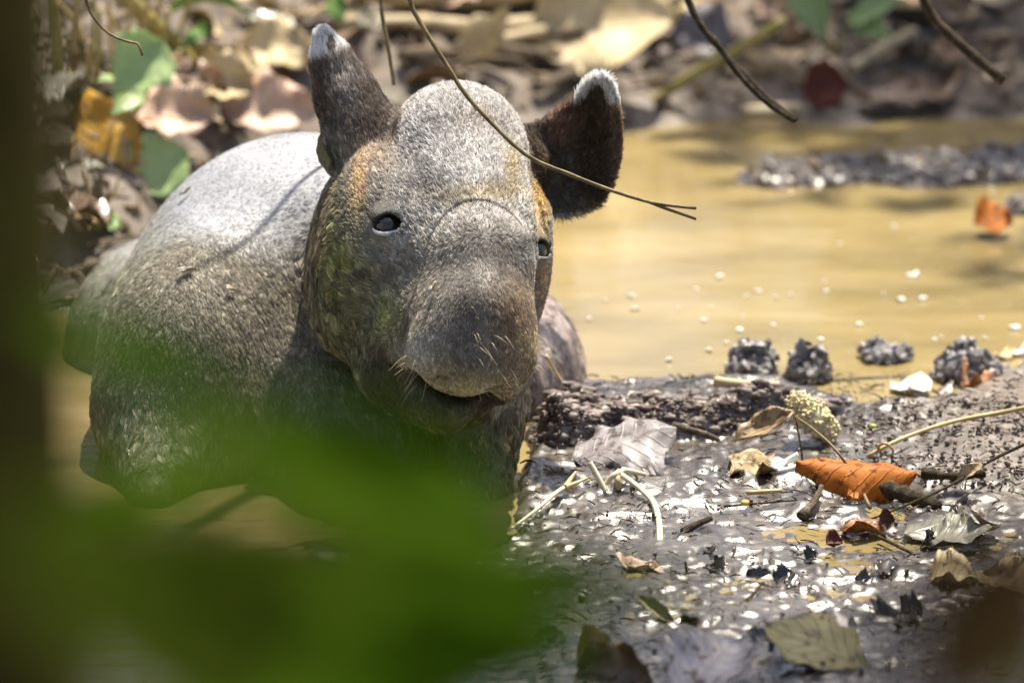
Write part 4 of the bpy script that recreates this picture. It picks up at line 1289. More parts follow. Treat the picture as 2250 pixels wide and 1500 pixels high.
clod('low crumbly clod standing alone in the open water', 1882, 2004, 752, 794, 3, 130)
clod('largest broad crumbly clod in the water', 2042, 2218, 748, 838, 4, 260)
clod('small low clod at the water edge near the husk', 1828, 1876, 880, 926, 5, 70)

# crumbs over the ledge and the dry slope
rng = np.random.default_rng(12)
mb = MB(); cnt = 0
CRUMBM = mat_noise('mud_crumb', [(0.028, 0.021, 0.018), (0.17, 0.13, 0.115), (0.52, 0.44, 0.40)], scale=75, rough=.3, rough2=.75, bump=.8, bscale=420)
lx = [p[0] for p in LEDGE]; ly = [p[1] for p in LEDGE]
while cnt < 2400:
    x, y = rng.uniform(min(lx), max(lx)), rng.uniform(min(ly), max(ly))
    if poly_sd(np.array([x]), np.array([y]), LEDGE)[0] > .006: continue
    r = .0010 + .0075 * rng.random() ** 3
    cv, cf = crumb_tris(rng, np.zeros(3), r)
    mb.add(cv * np.array([rng.uniform(.6, 1.7), rng.uniform(.6, 1.2), rng.uniform(.45, .9)]) + np.array([x, y, ground_h(x, y) - r * .1]), cf); cnt += 1
for k in range(420):
    q = pz((rng.uniform(1850, 2250), rng.uniform(880, 1080)))
    if q[2] < .006: continue
    r = .0008 + .0032 * rng.random() ** 2
    mb.add(*crumb_tris(rng, np.array([q[0], q[1], q[2] + r * .1]), r))
for k in range(160):
    q = pz((rng.uniform(1150, 2250), rng.uniform(1000, 1500)))
    if q[2] < .004: continue
    r = .0008 + .003 * rng.random() ** 2
    mb.add(*crumb_tris(rng, np.array([q[0], q[1], q[2]]), r))
o = mb.build('mud_crumbs', CRUMBM)
tag(o, 'loose dark mud crumbs scattered over the ledge and the mud flat', 'mud crumbs', kind='stuff')
# chips of rotten leaf and twig in the mud
mb = MB()
for k in range(1700):
    q = pz((rng.uniform(1150, 2260), rng.uniform(840, 1500) if k % 3 else rng.uniform(830, 960)))
    if q[2] < .002: continue
    a = rng.uniform(0, math.pi); ln = rng.uniform(.003, .014)
    d = np.array([math.cos(a), math.sin(a), rng.uniform(-.25, .35)]) * ln
    r = rng.uniform(.0003, .0012)
    p = np.array([q[0], q[1], q[2] + .001])
    mb.tube([p - d * .5, p + np.array([0, 0, r]), p + d * .5], [r * .6, r, r * .5], 4)
o = mb.build('rotten_plant_bits', mat_noise('rotten_bits', [(0.02, 0.013, 0.008), (0.07, 0.045, 0.03), (0.20, 0.15, 0.10)], scale=30, rough=.4, bump=.2))
tag(o, 'fine bits of rotten stalk and leaf strewn in the mud', 'plant debris', kind='stuff')

# ---- foam on the water
FOAM = mat_noise('foam_white', [(0.72, 0.70, 0.64), (0.85, 0.84, 0.80)], scale=200, rough=.3, bump=.2)
rng = np.random.default_rng(33)
spots = [(1583, 608, 30), (1395, 678, 26), (1388, 650, 22), (1294, 700, 18), (1530, 636, 18), (1668, 640, 28), (1640, 650, 14), (1702, 652, 16), (1738, 648, 13), (1546, 704, 22), (1492, 676, 14), (1562, 676, 12),
         (1816, 640, 16), (1812, 618, 14), (1940, 644, 15), (2008, 606, 38), (1982, 660, 30), (2028, 656, 26), (1888, 712, 22), (2232, 720, 36), (2158, 698, 12), (1622, 725, 30), (1700, 714, 16), (1556, 768, 24),
         (1596, 752, 14), (1472, 790, 22), (1805, 746, 22), (1922, 748, 14), (2054, 746, 16), (2164, 742, 15), (1965, 498, 20), (1846, 536, 12), (1330, 660, 12), (1260, 720, 12), (2070, 740, 12), (1630, 694, 10)]
for i, (px, py, d) in enumerate(spots):
    mb = MB()
    R = d * PX * .5
    for k in range(rng.integers(5, 9)):
        a = rng.uniform(0, 6.28); e = rng.uniform(0, .75) * R
        mb.add(*crumb_tris(rng, np.array([math.cos(a) * e, math.sin(a) * e * 1.3, 0]), R * rng.uniform(.35, .6)))
    o = mb.build('foam_fleck', FOAM, loc=at_z(px, py, .0015))
    tag(o, 'white fleck of foam floating on the muddy water', 'foam', 'foam flecks on the pool')
hero('floating_leaf', 'bleached wet leaf floating beside the largest clod', 'leaf', mat_leaf('leaf_bleached', (0.55, 0.53, 0.50), (0.75, 0.73, 0.70), (0.5, 0.46, 0.4), trans=.05, coat=.6), (1965, 842, .004), (2042, 858, .006), .04, roll=.1, fold=.1, curl=.05, wave=.1, seed=95, pet=0)
for i, (px, py) in enumerate([(2072, 862), (2090, 882), (1925, 905), (2208, 778), (2236, 770)]):
    hero('floating_leaf_scrap', 'pale scrap floating in the shallow water near the clods', 'leaf scrap', PALE if i % 2 else WHITEL, (px - 14, py, .003), (px + 14, py + 4, .005), .025, group='pale scraps floating near the clods', roll=.2, fold=.2, curl=-.3, wave=.2, seed=120 + i, pet=0, nu=8, nv=5)

# ---- little things on the animal
def on_tapir(px, py):
    dd = (TV[:, 0] - (px - 1125)) ** 2 + (TV[:, 1] - (750 - py)) ** 2
    c = np.argsort(dd)[:60]
    i = c[np.argmax(TV[c, 2])]
    return v2w(TV[i]).reshape(3), v2w(TN[i] / PX).reshape(3) - CEN
flym = mat_noise('fly_tan', [(0.22, 0.17, 0.10), (0.38, 0.31, 0.2)], scale=300, rough=.35, bump=.1)
flyw = mat_noise('fly_wing', [(0.35, 0.31, 0.25), (0.5, 0.46, 0.4)], scale=300, rough=.2, bump=0)
def fly(px, py, ang, label, size=1.0):
    p, nn_ = on_tapir(px, py)
    nn_ = nn_ / np.linalg.norm(nn_)
    p = p + nn_ * .005
    d = RV * math.cos(ang) + UV_ * math.sin(ang)
    d = d - nn_ * (d @ nn_); d /= np.linalg.norm(d)
    sd = np.cross(nn_, d)
    t = empty('fly', tuple(p)); tag(t, label, 'fly')
    mb = MB(); L = .0058 * size
    mb.tube([-d * L, -d * L * .5, np.zeros(3), d * L * .45, d * L * .6, d * L * .95], [.0004, .0013 * size, .0017 * size, .0013 * size, .0012 * size, .0004], 8)
    mb.build('fly_body', flym, t)
    for sgn in (-1, 1):
        mb = MB()
        a = nn_ * .0014; q = [a + d * L * .3, a + (-d * .5 + sd * sgn * .45) * L, a + (-d * 1.25 + sd * sgn * .42) * L, a + (-d * 1.15 + sd * sgn * .05) * L]
        q2 = [x - nn_ * .0001 for x in q]
        mb.add(q + q2, [(0, 1, 2, 3), (7, 6, 5, 4), (0, 4, 5, 1), (1, 5, 6, 2), (2, 6, 7, 3), (3, 7, 4, 0)])
        mb.build('wing', flyw, t)
fly(951, 630, 1.4, 'small tan fly sitting on the bridge of the tapir snout')
fly(391, 582, .5, 'pale fly sitting on the tapir shoulder', 1.3)
fly(505, 626, .1, 'thin dark fly low on the tapir shoulder', .9)
fly(372, 398, .9, 'pale fly on the edge of the tapir back', 1.1)
# olive leaf hanging behind the ear
o = obj('clinging_leaf', leaf_mesh('clinging_leaf', .046, .018, fold=.5, curl=-.1, wave=.1, seed=201, pet=.05), OLIVE)
frame(o, v2w(vw(704, 278, -330)).reshape(3), v2w(vw(727, 385, -300)).reshape(3), 1.2)
tag(o, 'wet olive leaf clinging behind the tapir upright ear', 'leaf')

# ------------------------------------------------------------------ the bank: litter, sticks, seedlings
def bank_leaf(label, mat, b0, t0, W, lift=(.015, .015), roll=0.5, seed=0, **k):
    a = pz((b0[0], b0[1], lift[0])); y = a[1]
    q = at_y(t0[0], t0[1], y + k.pop('dy', 0.0))
    o = obj('fallen_leaf', leaf_mesh('fallen_leaf', float(np.linalg.norm(q - a)), W, seed=seed, **k), mat)
    frame(o, a, q, roll)
    return tag(o, label, 'leaf')

bank_leaf('large straw-coloured dry leaf propped up on the far bank', PALE, (1168, 118), (1490, 40), .15, roll=.75, seed=301, fold=.12, curl=-.12, wave=.12, lobe=.08, pet=.05)
bank_leaf('long buff leaf above the pale leaf row behind the ear', TAN, (690, 165), (430, 190), .055, roll=.8, seed=302, fold=.25, curl=-.15, wave=.1)
bank_leaf('pale cream curled leaf on the bank left of the upright ear', PALE, (410, 205), (560, 195), .07, roll=.9, seed=303, fold=.3, curl=-.2, wave=.15)
bank_leaf('broad pale leaf leaning behind the upright ear', PALE, (530, 130), (690, 118), .07, roll=.8, seed=304, fold=.2, curl=-.2, wave=.15)
bank_leaf('pinkish dry leaf lying behind the tapir back', PINK, (290, 282), (470, 262), .075, roll=.7, seed=305, fold=.2, curl=.1, wave=.15, tear=.1, pet=0)
bank_leaf('pale pink dry leaf lying just above the tapir back', PINK, (480, 270), (700, 245), .075, roll=.8, seed=306, fold=.2, curl=-.15, wave=.15, tear=.05, pet=0)
bank_leaf('grey-lilac leaf lying on the far bank beside the olive stem', GREYL, (1475, 95), (1610, 110), .085, roll=.9, seed=307, fold=.15, curl=-.1, wave=.15, tear=.3, pet=0)
bank_leaf('drooping yellow leaf with a bleached patch on the left bank', YELL, (308, 372), (108, 372), .12, lift=(.05, .05), roll=.9, seed=308, fold=-.12, curl=-.12, wave=.12, pet=.1)
bank_leaf('beige shredded leaf hanging among dry stalks', TAN, (150, 150), (190, 215), .05, roll=.8, seed=309, fold=.3, curl=.1, wave=.2, tear=.6)
bank_leaf('terracotta dry leaf at the top of the far bank', PINK, (2020, 40), (2140, 25), .06, roll=.8, seed=310, fold=.3, curl=-.1, wave=.15)
bank_leaf('rosy brown leaf under the green seedling', PINK, (1660, 40), (1730, 20), .06, roll=.8, seed=311, fold=.3, curl=-.1, wave=.15)

def bank_stick(name, label, mat, pts, r0, r1, knots=.2, n=18, lift=.012, group=None, cat='stick'):
    P = [pz((p[0], p[1], lift + r0)) for p in pts]
    Q = spline(P, n) if len(P) > 2 else [P[0] + (P[1] - P[0]) * t for t in np.linspace(0, 1, n // 2)]
    rnd = random.Random(int(pts[0][0] * 3 + pts[0][1]))
    wb = wobble(len(Q), int(pts[0][0]), knots)
    mb = MB(); mb.tube(Q, [(r0 + (r1 - r0) * i / (len(Q) - 1)) * wb[i] for i in range(len(Q))], 9, rough=knots * .3, seed=rnd.randrange(999))
    return tag(mb.build(name, mat), label, cat, group)
bank_stick('fallen_log', 'thick pale weathered log lying along the top of the bank', BARKP, [(770, 28), (950, 36), (1080, 34), (1215, 22)], .022, .020, lift=.01, cat='log')
bank_stick('fallen_log', 'brown rotting log lying behind the pale log', BARK, [(990, -14), (1120, -8), (1260, -12)], .025, .02, cat='log')
bank_stick('fallen_stick', 'tan stick lying just below the pale log', BARKP, [(740, 96), (900, 92), (1060, 102), (1180, 92)], .010, .008)
bank_stick('fallen_stick', 'yellowish stick crossing under the big straw-coloured leaf', BARKP, [(1010, 140), (1120, 122), (1230, 100), (1300, 86)], .008, .006)
bank_stick('fallen_stick', 'blue-grey stick lying between the tapir ears', BARK, [(1090, 148), (1180, 158), (1290, 178)], .008, .009)
bank_stick('fallen_stick', 'brown stick low on the bank above the tapir crown', BARK, [(880, 160), (1000, 158), (1140, 186)], .008, .006)
bank_stick('fallen_stick', 'reddish stick slanting down beside the drooping ear', BARK, [(1180, 228), (1250, 200), (1300, 178)], .007, .006)
bank_stick('fallen_stick', 'tan stick slanting into the far waterline', BARKP, [(1866, 192), (1930, 150), (2010, 108)], .008, .006)
bank_stick('fallen_stick', 'cream stick lying in the far shallows', BARKP, [(1635, 288), (1690, 284), (1755, 276)], .008, .007)
bank_stick('fallen_stick', 'dark stick crossing the litter above the big straw leaf', BARKD, [(1300, -10), (1420, 30), (1560, 60)], .006, .005)
bank_stick('fallen_stick', 'mossy dark branch above the yellow leaf', BARKD, [(90, 275), (200, 262), (330, 240)], .012, .008)
bank_stick('fallen_stick', 'thin pale stick beside the tapir haunch', BARKP, [(118, 488), (150, 510), (176, 538)], .004, .003)
bank_stick('fallen_stick', 'grey stick lying behind the tapir back', BARK, [(420, 250), (520, 243), (620, 250)], .010, .007)

# olive stems that stand or lean on the bank
def lean(label, mat, base, pts, r0, r1, name='plant_stem', dy=0.0, n=18, cat='stem', knots=.1, group=None):
    a = pz((base[0], base[1], -.01))
    P = [a] + [at_y(p[0], p[1], a[1] + dy * (i + 1)) for i, p in enumerate(pts)]
    Q = spline(P, n)
    rnd = random.Random(int(base[0]))
    mb = MB(); mb.tube(Q, [(r0 + (r1 - r0) * i / (n - 1)) * (1 + knots * rnd.uniform(-.5, .5)) for i in range(n)], 8)
    return tag(mb.build(name, mat), label, cat, group)
OLST = mat_noise('stem_olive', [(0.20, 0.17, 0.045), (0.34, 0.29, 0.09), (0.42, 0.36, 0.14)], scale=60, rough=.5, bump=.3)
lean('leaning yellow-olive stem at the far waterline', OLST, (1425, 215), [(1520, 165), (1600, 120), (1725, 45)], .007, .006, dy=-.01)
lean('thick leaning olive stem on the left bank', OLST, (440, 150), [(380, 95), (320, 40), (255, -30)], .010, .011, dy=-.01)
for i, (bx_, by_, tx_, ty_, r) in enumerate([(200, 225, 218, 20, .0035), (243, 200, 235, -20, .0032), (285, 120, 232, 20, .0045), (190, 170, 205, -20, .0028), (150, 120, 165, -30, .004), (265, 140, 290, -20, .003), (120, 220, 108, -10, .007), (300, 105, 330, -30, .0035),
                                       (186, 85, 118, 5, .004), (232, 85, 185, 130, .003), (330, 95, 350, -20, .003), (172, 190, 195, 90, .002), (370, 120, 420, -10, .003), (345, 110, 372, 20, .0028)]):
    lean('dry straw-coloured stalk standing in the tangle on the left bank', STRAW if i % 3 else OLST, (bx_, by_ + 10), [((bx_ + tx_) / 2 + 6, (by_ + ty_) / 2), (tx_, ty_)], r, r * .8, name='dry_stalk', dy=-.006, n=10, cat='stalk', group='dry stalks on the left bank')
a = pz((200, 474, 0)); tuft = empty('grass_tuft', tuple(a)); tag(tuft, 'tuft of dry grey grass blades below the yellow leaf', 'grass tuft')
for i, (bx_, by_, tx_, ty_) in enumerate([(195, 470, 175, 360), (205, 470, 215, 372), (190, 465, 150, 400), (215, 470, 240, 395), (228, 440, 262, 380), (180, 455, 160, 410), (160, 460, 140, 420), (200, 468, 196, 350)]):
    p = at_y(bx_, by_ + 10, a[1]); q = at_y(tx_, ty_, a[1] - .01)
    mb = MB(); mb.tube([Vector(v - a) for v in spline([p, (p + q) / 2 + np.array([.004, 0, 0]), q], 9)], [.0035 - .00036 * k for k in range(9)], 5)
    mb.build('grass_blade', BARK if i % 2 else STRAW, tuft)

def seedling(label, base, leaves, mat, seed=0):
    """leaves: (base px, tip px, width m, roll)"""
    a = pz((base[0], base[1], -.005))
    t = empty('seedling', tuple(a)); tag(t, label, 'seedling')
    for k, (b0, t0, W, roll) in enumerate(leaves):
        p = at_y(b0[0], b0[1], a[1] - .01); q = at_y(t0[0], t0[1], a[1] - .05)
        mb = MB(); c = (a + p) / 2 + np.array([.004, 0, -.004])
        mb.tube([Vector(x - a) for x in spline([a, c, p], 9)], [.0022 - .0001 * i for i in range(9)], 6)
        mb.build('stem', OLST, t)
        o = obj('leaf', leaf_mesh('leaf', float(np.linalg.norm(q - p)), W, fold=.18, curl=.05, droop=.12, wave=.06, seed=seed + k, pet=0, pw=.72, pt=1.25), mat)
        frame(o, p, q, roll)
        o.parent = t; o.matrix_parent_inverse = Matrix.Translation(-Vector(a))
seedling('seedling with two broad pale green leaves above the yellow leaf', (270, 290), [((360, 92), (246, 205), .075, .9), ((305, 190), (248, 248), .034, .7), ((262, 178), (215, 168), .016, .3)], LIME, 400)
seedling('seedling with pale pointed leaves beside the yellow leaf', (395, 400), [((408, 332), (252, 424), .075, 1.0), ((325, 424), (250, 482), .06, .8)], LIME, 410)
seedling('seedling with a small lime leaf at the foot of the back', (300, 520), [((252, 470), (212, 500), .03, .8)], GREEN, 415)
seedling('seedling with upright bright green leaves on the far bank', (1812, 108), [((1760, -60), (1812, 92), .05, .9), ((1862, 52), (1985, -12), .035, .8), ((1868, 40), (1966, 82), .03, .8)], LIME, 420)
seedling('seedling with tiny lime and mint leaves beside the leaning olive stem', (425, 140), [((432, 82), (400, 100), .018, .7), ((430, 60), (452, 80), .02, .7)], GREEN, 430)
seedling('small seedling with a dull green leaf behind the upright ear', (750, 60), [((735, -10), (750, 45), .03, .7)], GREEN, 440)
# arching strap leaf
a = pz((352, 75, 0)); P = [a] + [at_y(x, y, a[1] - .02 * i) for i, (x, y) in enumerate([(368, 30), (402, 4), (450, -8), (510, 8), (552, 42)])]
Q = spline(P, 26)
V_ = []; 
for i, p in enumerate(Q):
    u = i / 25; hw = .0015 + .011 * math.sin(math.pi * min(1, u * 1.02)) ** .8 * (u > .05)
    V_ += [p + np.array([0, -hw * .7, hw * .7]), p + np.array([0, 0, -.002]), p + np.array([0, hw * .7, -hw * .7]), p + np.array([0, .0006, -.0028])]
F_ = []
for i in range(25):
    for k in range(4):
        F_.append((i * 4 + k, i * 4 + (k + 1) % 4, (i + 1) * 4 + (k + 1) % 4, (i + 1) * 4 + k))
o = obj('strap_leaf', mesh_from('strap_leaf', V_, F_), GREEN)
tag(o, 'bright green strap-shaped leaf arching over on the left bank', 'leaf')

# random litter, every leaf a thing
rng = np.random.default_rng(2024)
kinds = [('dry tan leaf lying in the litter of the bank', TAN, 'tan leaves in the bank litter'), ('dark brown rotting leaf lying in the litter of the bank', BROWN, 'brown leaves in the bank litter'),
         ('pale straw-coloured leaf lying in the litter of the bank', PALE, 'straw leaves in the bank litter'), ('grey weathered leaf lying in the litter of the bank', GREYG, 'grey leaves in the bank litter'),
         ('pinkish brown leaf lying in the litter of the bank', PINK, 'pinkish leaves in the bank litter')]
LM = {}
for k in range(len(kinds)):
    for v in range(4):
        LM[k, v] = leaf_mesh('fallen_leaf', rng.uniform(.07, .13), rng.uniform(.035, .06), fold=rng.uniform(-.3, .4), curl=rng.uniform(-.35, .3), wave=rng.uniform(.1, .3), seed=500 + k * 7 + v, tear=rng.uniform(0, .6), nu=10, nv=5)
        LM[k, v].materials.append(kinds[k][1])
cnt = 0
while cnt < 290:
    x = rng.uniform(-.62, .75); y = rng.uniform(.72 if x < -.3 else 1.0, 2.6)
    h = ground_h(x, y)
    if h < .012: continue
    if h < .05 and rng.random() < .6: continue
    wts = np.array([.40, .26, .20, .10, .04]) if x < .25 else np.array([.22, .46, .04, .22, .06])
    k = int(rng.choice(5, p=wts)); v = int(rng.integers(4))
    o = bpy.data.objects.new('fallen_leaf', LM[k, v]); COL.objects.link(o)
    o.location = (x, y, h + rng.uniform(.006, .03))
    o.rotation_euler = (rng.normal(.35, .5), rng.normal(0, .35), rng.uniform(0, 6.28))
    sc_ = rng.uniform(.6, 1.15); o.scale = (sc_, sc_, sc_)
    tag(o, kinds[k][0], 'leaf', kinds[k][2]); cnt += 1
SM = []
for v in range(5):
    mb = MB(); L = rng.uniform(.10, .26)
    pts = [np.array([L * (u - .5), .012 * math.sin(u * 5 + v), .006 * math.sin(u * 7 + v)]) for u in np.linspace(0, 1, 12)]
    mb.tube(pts, [.0045 * rng.uniform(.6, 1.3) for _ in pts], 7, rough=.2, seed=v)
    me_ = mesh_from('fallen_stick', mb.v, mb.f); me_.materials.append([BARK, BARKP, BARKD, BARK, STRAW][v]); SM.append(me_)
slab = ['grey-brown twig lying in the bank litter', 'pale twig lying in the bank litter', 'dark twig lying in the bank litter', 'grey-brown twig lying in the bank litter', 'straw-coloured twig lying in the bank litter']
cnt = 0
while cnt < 70:
    x = rng.uniform(-.6, .72); y = rng.uniform(1.05, 2.5); h = ground_h(x, y)
    if h < .02: continue
    v = int(rng.integers(5))
    o = bpy.data.objects.new('fallen_twig', SM[v]); COL.objects.link(o)
    o.location = (x, y, h + rng.uniform(.006, .03)); o.rotation_euler = (rng.normal(0, .2), rng.normal(0, .2), rng.normal(0, .7))
    tag(o, slab[v], 'twig', slab[v] + ' set'); cnt += 1
# small rotten bits that cover the soil of the bank
mb = MB(); cnt = 0
while cnt < 2600:
    x = rng.uniform(-.62, .75); y = rng.uniform(.7, 2.5); h = ground_h(x, y)
    if h < .004: continue
    if cnt % 3: mb.add(*crumb_tris(rng, np.array([x, y, h]), .003 + .012 * rng.random() ** 2))
    else:
        a = rng.uniform(0, 3.14); d = np.array([math.cos(a), math.sin(a), rng.uniform(-.2, .4)]) * rng.uniform(.012, .05)
        p = np.array([x, y, h + .004]); r = rng.uniform(.001, .0035)
        mb.tube([p - d, p + np.array([0, 0, .002]), p + d], [r * .6, r, r * .5], 5)
    cnt += 1
tag(mb.build('bank_debris', mat_noise('bank_debris', [(0.025, 0.017, 0.010), (0.11, 0.08, 0.05), (0.34, 0.26, 0.17)], scale=18, rough=.7, bump=.4, spec=.3), smooth=False), 'crumbled bark, soil lumps and stalk bits covering the bank', 'plant debris', kind='stuff')
# stones and wet pebbles of the far shoals
SHM = mat_noise('shoal_gravel', [(0.07, 0.058, 0.05), (0.19, 0.165, 0.15), (0.36, 0.33, 0.32)], scale=40, rough=.25, rough2=.6, bump=.3)
mb = MB(); rng = np.random.default_rng(77); cnt = 0
while cnt < 900:
    q = at_z(rng.uniform(1540, 2300), rng.uniform(325, 490), 0)
    h = ground_h(q[0], q[1])
    if h < -.004: continue
    r = .002 + .009 * rng.random() ** 2
    mb.add(*crumb_tris(rng, np.array([q[0], q[1], h]), r)); cnt += 1
tag(mb.build('shoal_gravel', SHM, smooth=False), 'loose grey lumps of mud and gravel on the far shoal', 'gravel', kind='stuff')

# ------------------------------------------------------------------ twigs hanging into the picture
def hang(label, mat, pts, r0, r1, forks=(), name='hanging_twig', n=40):
    P = [v2w(vw(*p)).reshape(3) for p in pts]
    root = P[0]
    t = empty(name, tuple(root)); tag(t, label, 'twig')
    Q = spline([p - root for p in P], n)
    rnd = random.Random(int(pts[-1][0]))
    mb = MB(); mb.tube(Q, [(r0 + (r1 - r0) * i / (n - 1)) * (1 + .18 * rnd.uniform(-.5, 1) * (i % 5 == 0)) for i in range(n)], 8)
    mb.build('twig_stem', mat, t)
    for f in forks:
        Q = spline([v2w(vw(*p)).reshape(3) - root for p in f], 10)
        mb = MB(); mb.tube(Q, [r1 * 1.05 - .00004 * i for i in range(10)], 7); mb.build('twig_fork', mat, t)
    return t
hang('thin brown twig hanging across the tapir crown and drooping ear, forked at its end', TWIG,
     [(700, -2700, 40), (820, -1500, 40), (880, -500, 40), (900, 0, 40), (935, 70, 45), (985, 150, 50), (1022, 208, 55), (1080, 272, 60), (1160, 345, 60), (1250, 384, 50), (1345, 420, 40), (1432, 446, 35), (1480, 453, 33), (1529, 458, 30)],
     .0034, .0015, [[(1425, 444, 36), (1460, 458, 34), (1500, 472, 33), (1529, 482, 32)]], n=70)
hang('short tan twig hanging above the tapir crown', TWIG, [(860, -2700, -700), (815, -900, -700), (826, 0, -700), (838, 60, -700), (846, 110, -700), (853, 162, -700)], .003, .0018, n=40)
hang('thin crooked olive twig with a hooked tip hanging over the left bank', TWIG, [(60, -2700, -220), (120, -800, -220), (178, 0, -220), (205, 45, -220), (232, 68, -220), (262, 80, -220), (297, 90, -220), (296, 98, -220), (301, 114, -220)], .0028, .0011, n=60)
hang('dark double twig hanging down to the far waterline', BARKD, [(1250, -2700, -900), (1400, -700, -900), (1545, -20, -900), (1610, 70, -900), (1670, 135, -900), (1725, 190, -900), (1790, 236, -900)], .005, .003,
     [[(1590, 40, -880), (1650, 125, -880), (1712, 190, -880), (1782, 238, -880)]], n=50)
hang('thick dark twig slanting in over the far bank', BARKD, [(1750, -2700, -1300), (1980, -700, -1300), (2120, -40, -1300), (2195, 40, -1300), (2300, 130, -1300)], .006, .005, n=40)

# ------------------------------------------------------------------ trees and undergrowth round the pool, foreground sapling
LEAFM = mat_leaf('canopy_leaf', (0.035, 0.085, 0.012), (0.07, 0.15, 0.025), (0.07, 0.15, 0.03), trans=.35, rough=.45)
FGLEAF = mat_leaf('sapling_leaf', (0.055, 0.120, 0.0003), (0.080, 0.165, 0.0006), (0.09, 0.18, 0.001), trans=.5, rough=.8, spec=.08)
MOSSB = mat_noise('bark_mossy', [(0.026, 0.021, 0.004), (0.050, 0.043, 0.007), (0.066, 0.062, 0.011)], scale=25, spec=.1, rough=.9, bump=.7, bdist=.006)
def leaf_cloud(blobs, n_, size, seed, origin):
    rng = np.random.default_rng(seed)
    V_ = []; F_ = []; UVs = []
    wts = np.array([b_[1][0] * b_[1][1] * b_[1][2] for b_ in blobs]); wts /= wts.sum()
    for k in range(n_):
        c, r = blobs[int(rng.choice(len(blobs), p=wts))]
        d = rng.normal(size=3); d /= np.linalg.norm(d)
        p = np.asarray(c) + d * np.asarray(r) * rng.random() ** .45 - origin
        L = size * rng.uniform(.6, 1.25); W = L * rng.uniform(.38, .5)
        x = rng.normal(size=3) * np.array([1, 1, .5]); x /= np.linalg.norm(x)
        y = np.cross([0, 0, 1], x) + .5 * rng.normal(size=3); y -= x * (y @ x); y /= np.linalg.norm(y)
        z = np.cross(x, y)
        b0 = len(V_)
        for (a, s_, h, u) in ((0, 0, 0, 0), (.35, -1, .12, .35), (.35, 0, 0, .35), (.35, 1, .12, .35), (.75, -.7, .06, .75), (.75, 0, -.04, .75), (.75, .7, .06, .75), (1, 0, -.12, 1)):
            V_.append(p + x * a * L + y * s_ * W * .5 + z * h * L); UVs.append((u, s_))
        F_ += [(b0, b0 + 1, b0 + 2), (b0, b0 + 2, b0 + 3), (b0 + 1, b0 + 4, b0 + 5, b0 + 2), (b0 + 2, b0 + 5, b0 + 6, b0 + 3), (b0 + 4, b0 + 7, b0 + 5), (b0 + 5, b0 + 7, b0 + 6)]
    me_ = mesh_from('crown', V_, F_)
    ul = me_.uv_layers.new(name='UVMap')
    li = np.zeros(len(me_.loops), dtype=np.int32); me_.loops.foreach_get('vertex_index', li)
    ul.data.foreach_set('uv', np.array(UVs)[li].astype(np.float32).ravel())
    return me_
def shade_blob(P, h, r):
    """an unseen bough at height h, placed so that its shade falls on P"""
    return (np.array([P[0], P[1], 0]) + np.array(SUN) * (h / SUN.z), r)

def fg(px, py, d):
    return CAMP + (FV + RV * (px - 1125) * PX / DIST + UV_ * (750 - py) * PX / DIST) * d

# tree whose mossy trunk stands close to the camera; unseen boughs added to shade the near mud
p0 = fg(-330, 750, 2.35); tx, ty = p0[0], p0[1]; tz = ground_h(tx, ty)
org = np.array([tx, ty, tz])
tree = empty('mossy_tree', tuple(org)); tag(tree, 'dark mossy tree trunk standing close in front at the left edge', 'tree')
mb = MB(); mb.tube(spline([(0, 0, -.1), (.004, 0, .6), (0, 0, 1.2), (-.03, .05, 2.4), (.05, .1, 4.2)], 30), [.085 - .001 * i for i in range(30)], 18, rough=.05, seed=3)
mb.build('trunk', MOSSB, tree)
lim_end = v2w(np.array([[600 - 1125, 750 + 2850, 0.0]])).reshape(3)
limb = [np.array([0, 0, 1.75]), np.array([.1, 1.0, 1.75]), v2w(vw(100, -2720, -200)).reshape(3) - org, v2w(vw(720, -2720, 40)).reshape(3) - org, v2w(vw(1250, -2720, -900)).reshape(3) - org, v2w(vw(1760, -2720, -1300)).reshape(3) - org]
mb = MB(); mb.tube(spline(limb, 40), [.03 - .0006 * i for i in range(40)], 10, rough=.08, seed=5); mb.build('limb', BARKD, tree)
sb = [shade_blob((-.36, -.40), 4.6, (.30, .26, .22)), shade_blob((-.05, -.52), 4.6, (.30, .16, .22)), shade_blob((.42, -.58), 4.6, (.26, .22, .22)), shade_blob((.52, -.22), 4.7, (.12, .14, .12)), shade_blob((-.75, -.1), 4.8, (.32, .5, .25)), shade_blob((-.46, -.16), 4.7, (.17, .13, .2)), shade_blob((-.2, -.34), 4.7, (.24, .08, .15))]
mb = MB(); mb.tube(spline([np.array([0.02, .08, 3.6]), np.array([.9, 1.4, 4.2]), sb[1][0] - org, sb[2][0] - org + np.array([.3, 0, .1])], 24), [.035 - .001 * i for i in range(24)], 9); mb.build('limb', BARKD, tree)
obj('crown', leaf_cloud(sb, 1900, .10, 41, org), LEAFM, tree)

# unseen tree added on the right, its boughs placed to shade the far bank
org = np.array([2.7, 1.7, ground_h(2.7, 1.7)])
tree = empty('shade_tree', tuple(org)); tag(tree, 'unseen slender grey tree added right of the pool to shade the far bank', 'tree')
mb = MB(); mb.tube(spline([(0, 0, -.1), (.05, 0, 1.5), (0, .1, 3.2), (.1, .1, 5.2)], 24), [.11 - .002 * i for i in range(24)], 14, rough=.05, seed=6); mb.build('trunk', BARK, tree)
sb = [shade_blob((.50, 1.55), 4.4, (.34, .38, .3)), shade_blob((.55, .95), 4.6, (.16, .12, .15)), shade_blob((1.9, 1.6), 5.0, (.5, .5, .4)), shade_blob((-.05, 1.95), 4.5, (.16, .12, .12))]
mb = MB(); mb.tube(spline([np.array([.02, .1, 3.4]), np.array([-.6, .2, 4.2]), sb[0][0] - org], 14), [.04 - .0018 * i for i in range(14)], 8); mb.build('limb', BARK, tree)
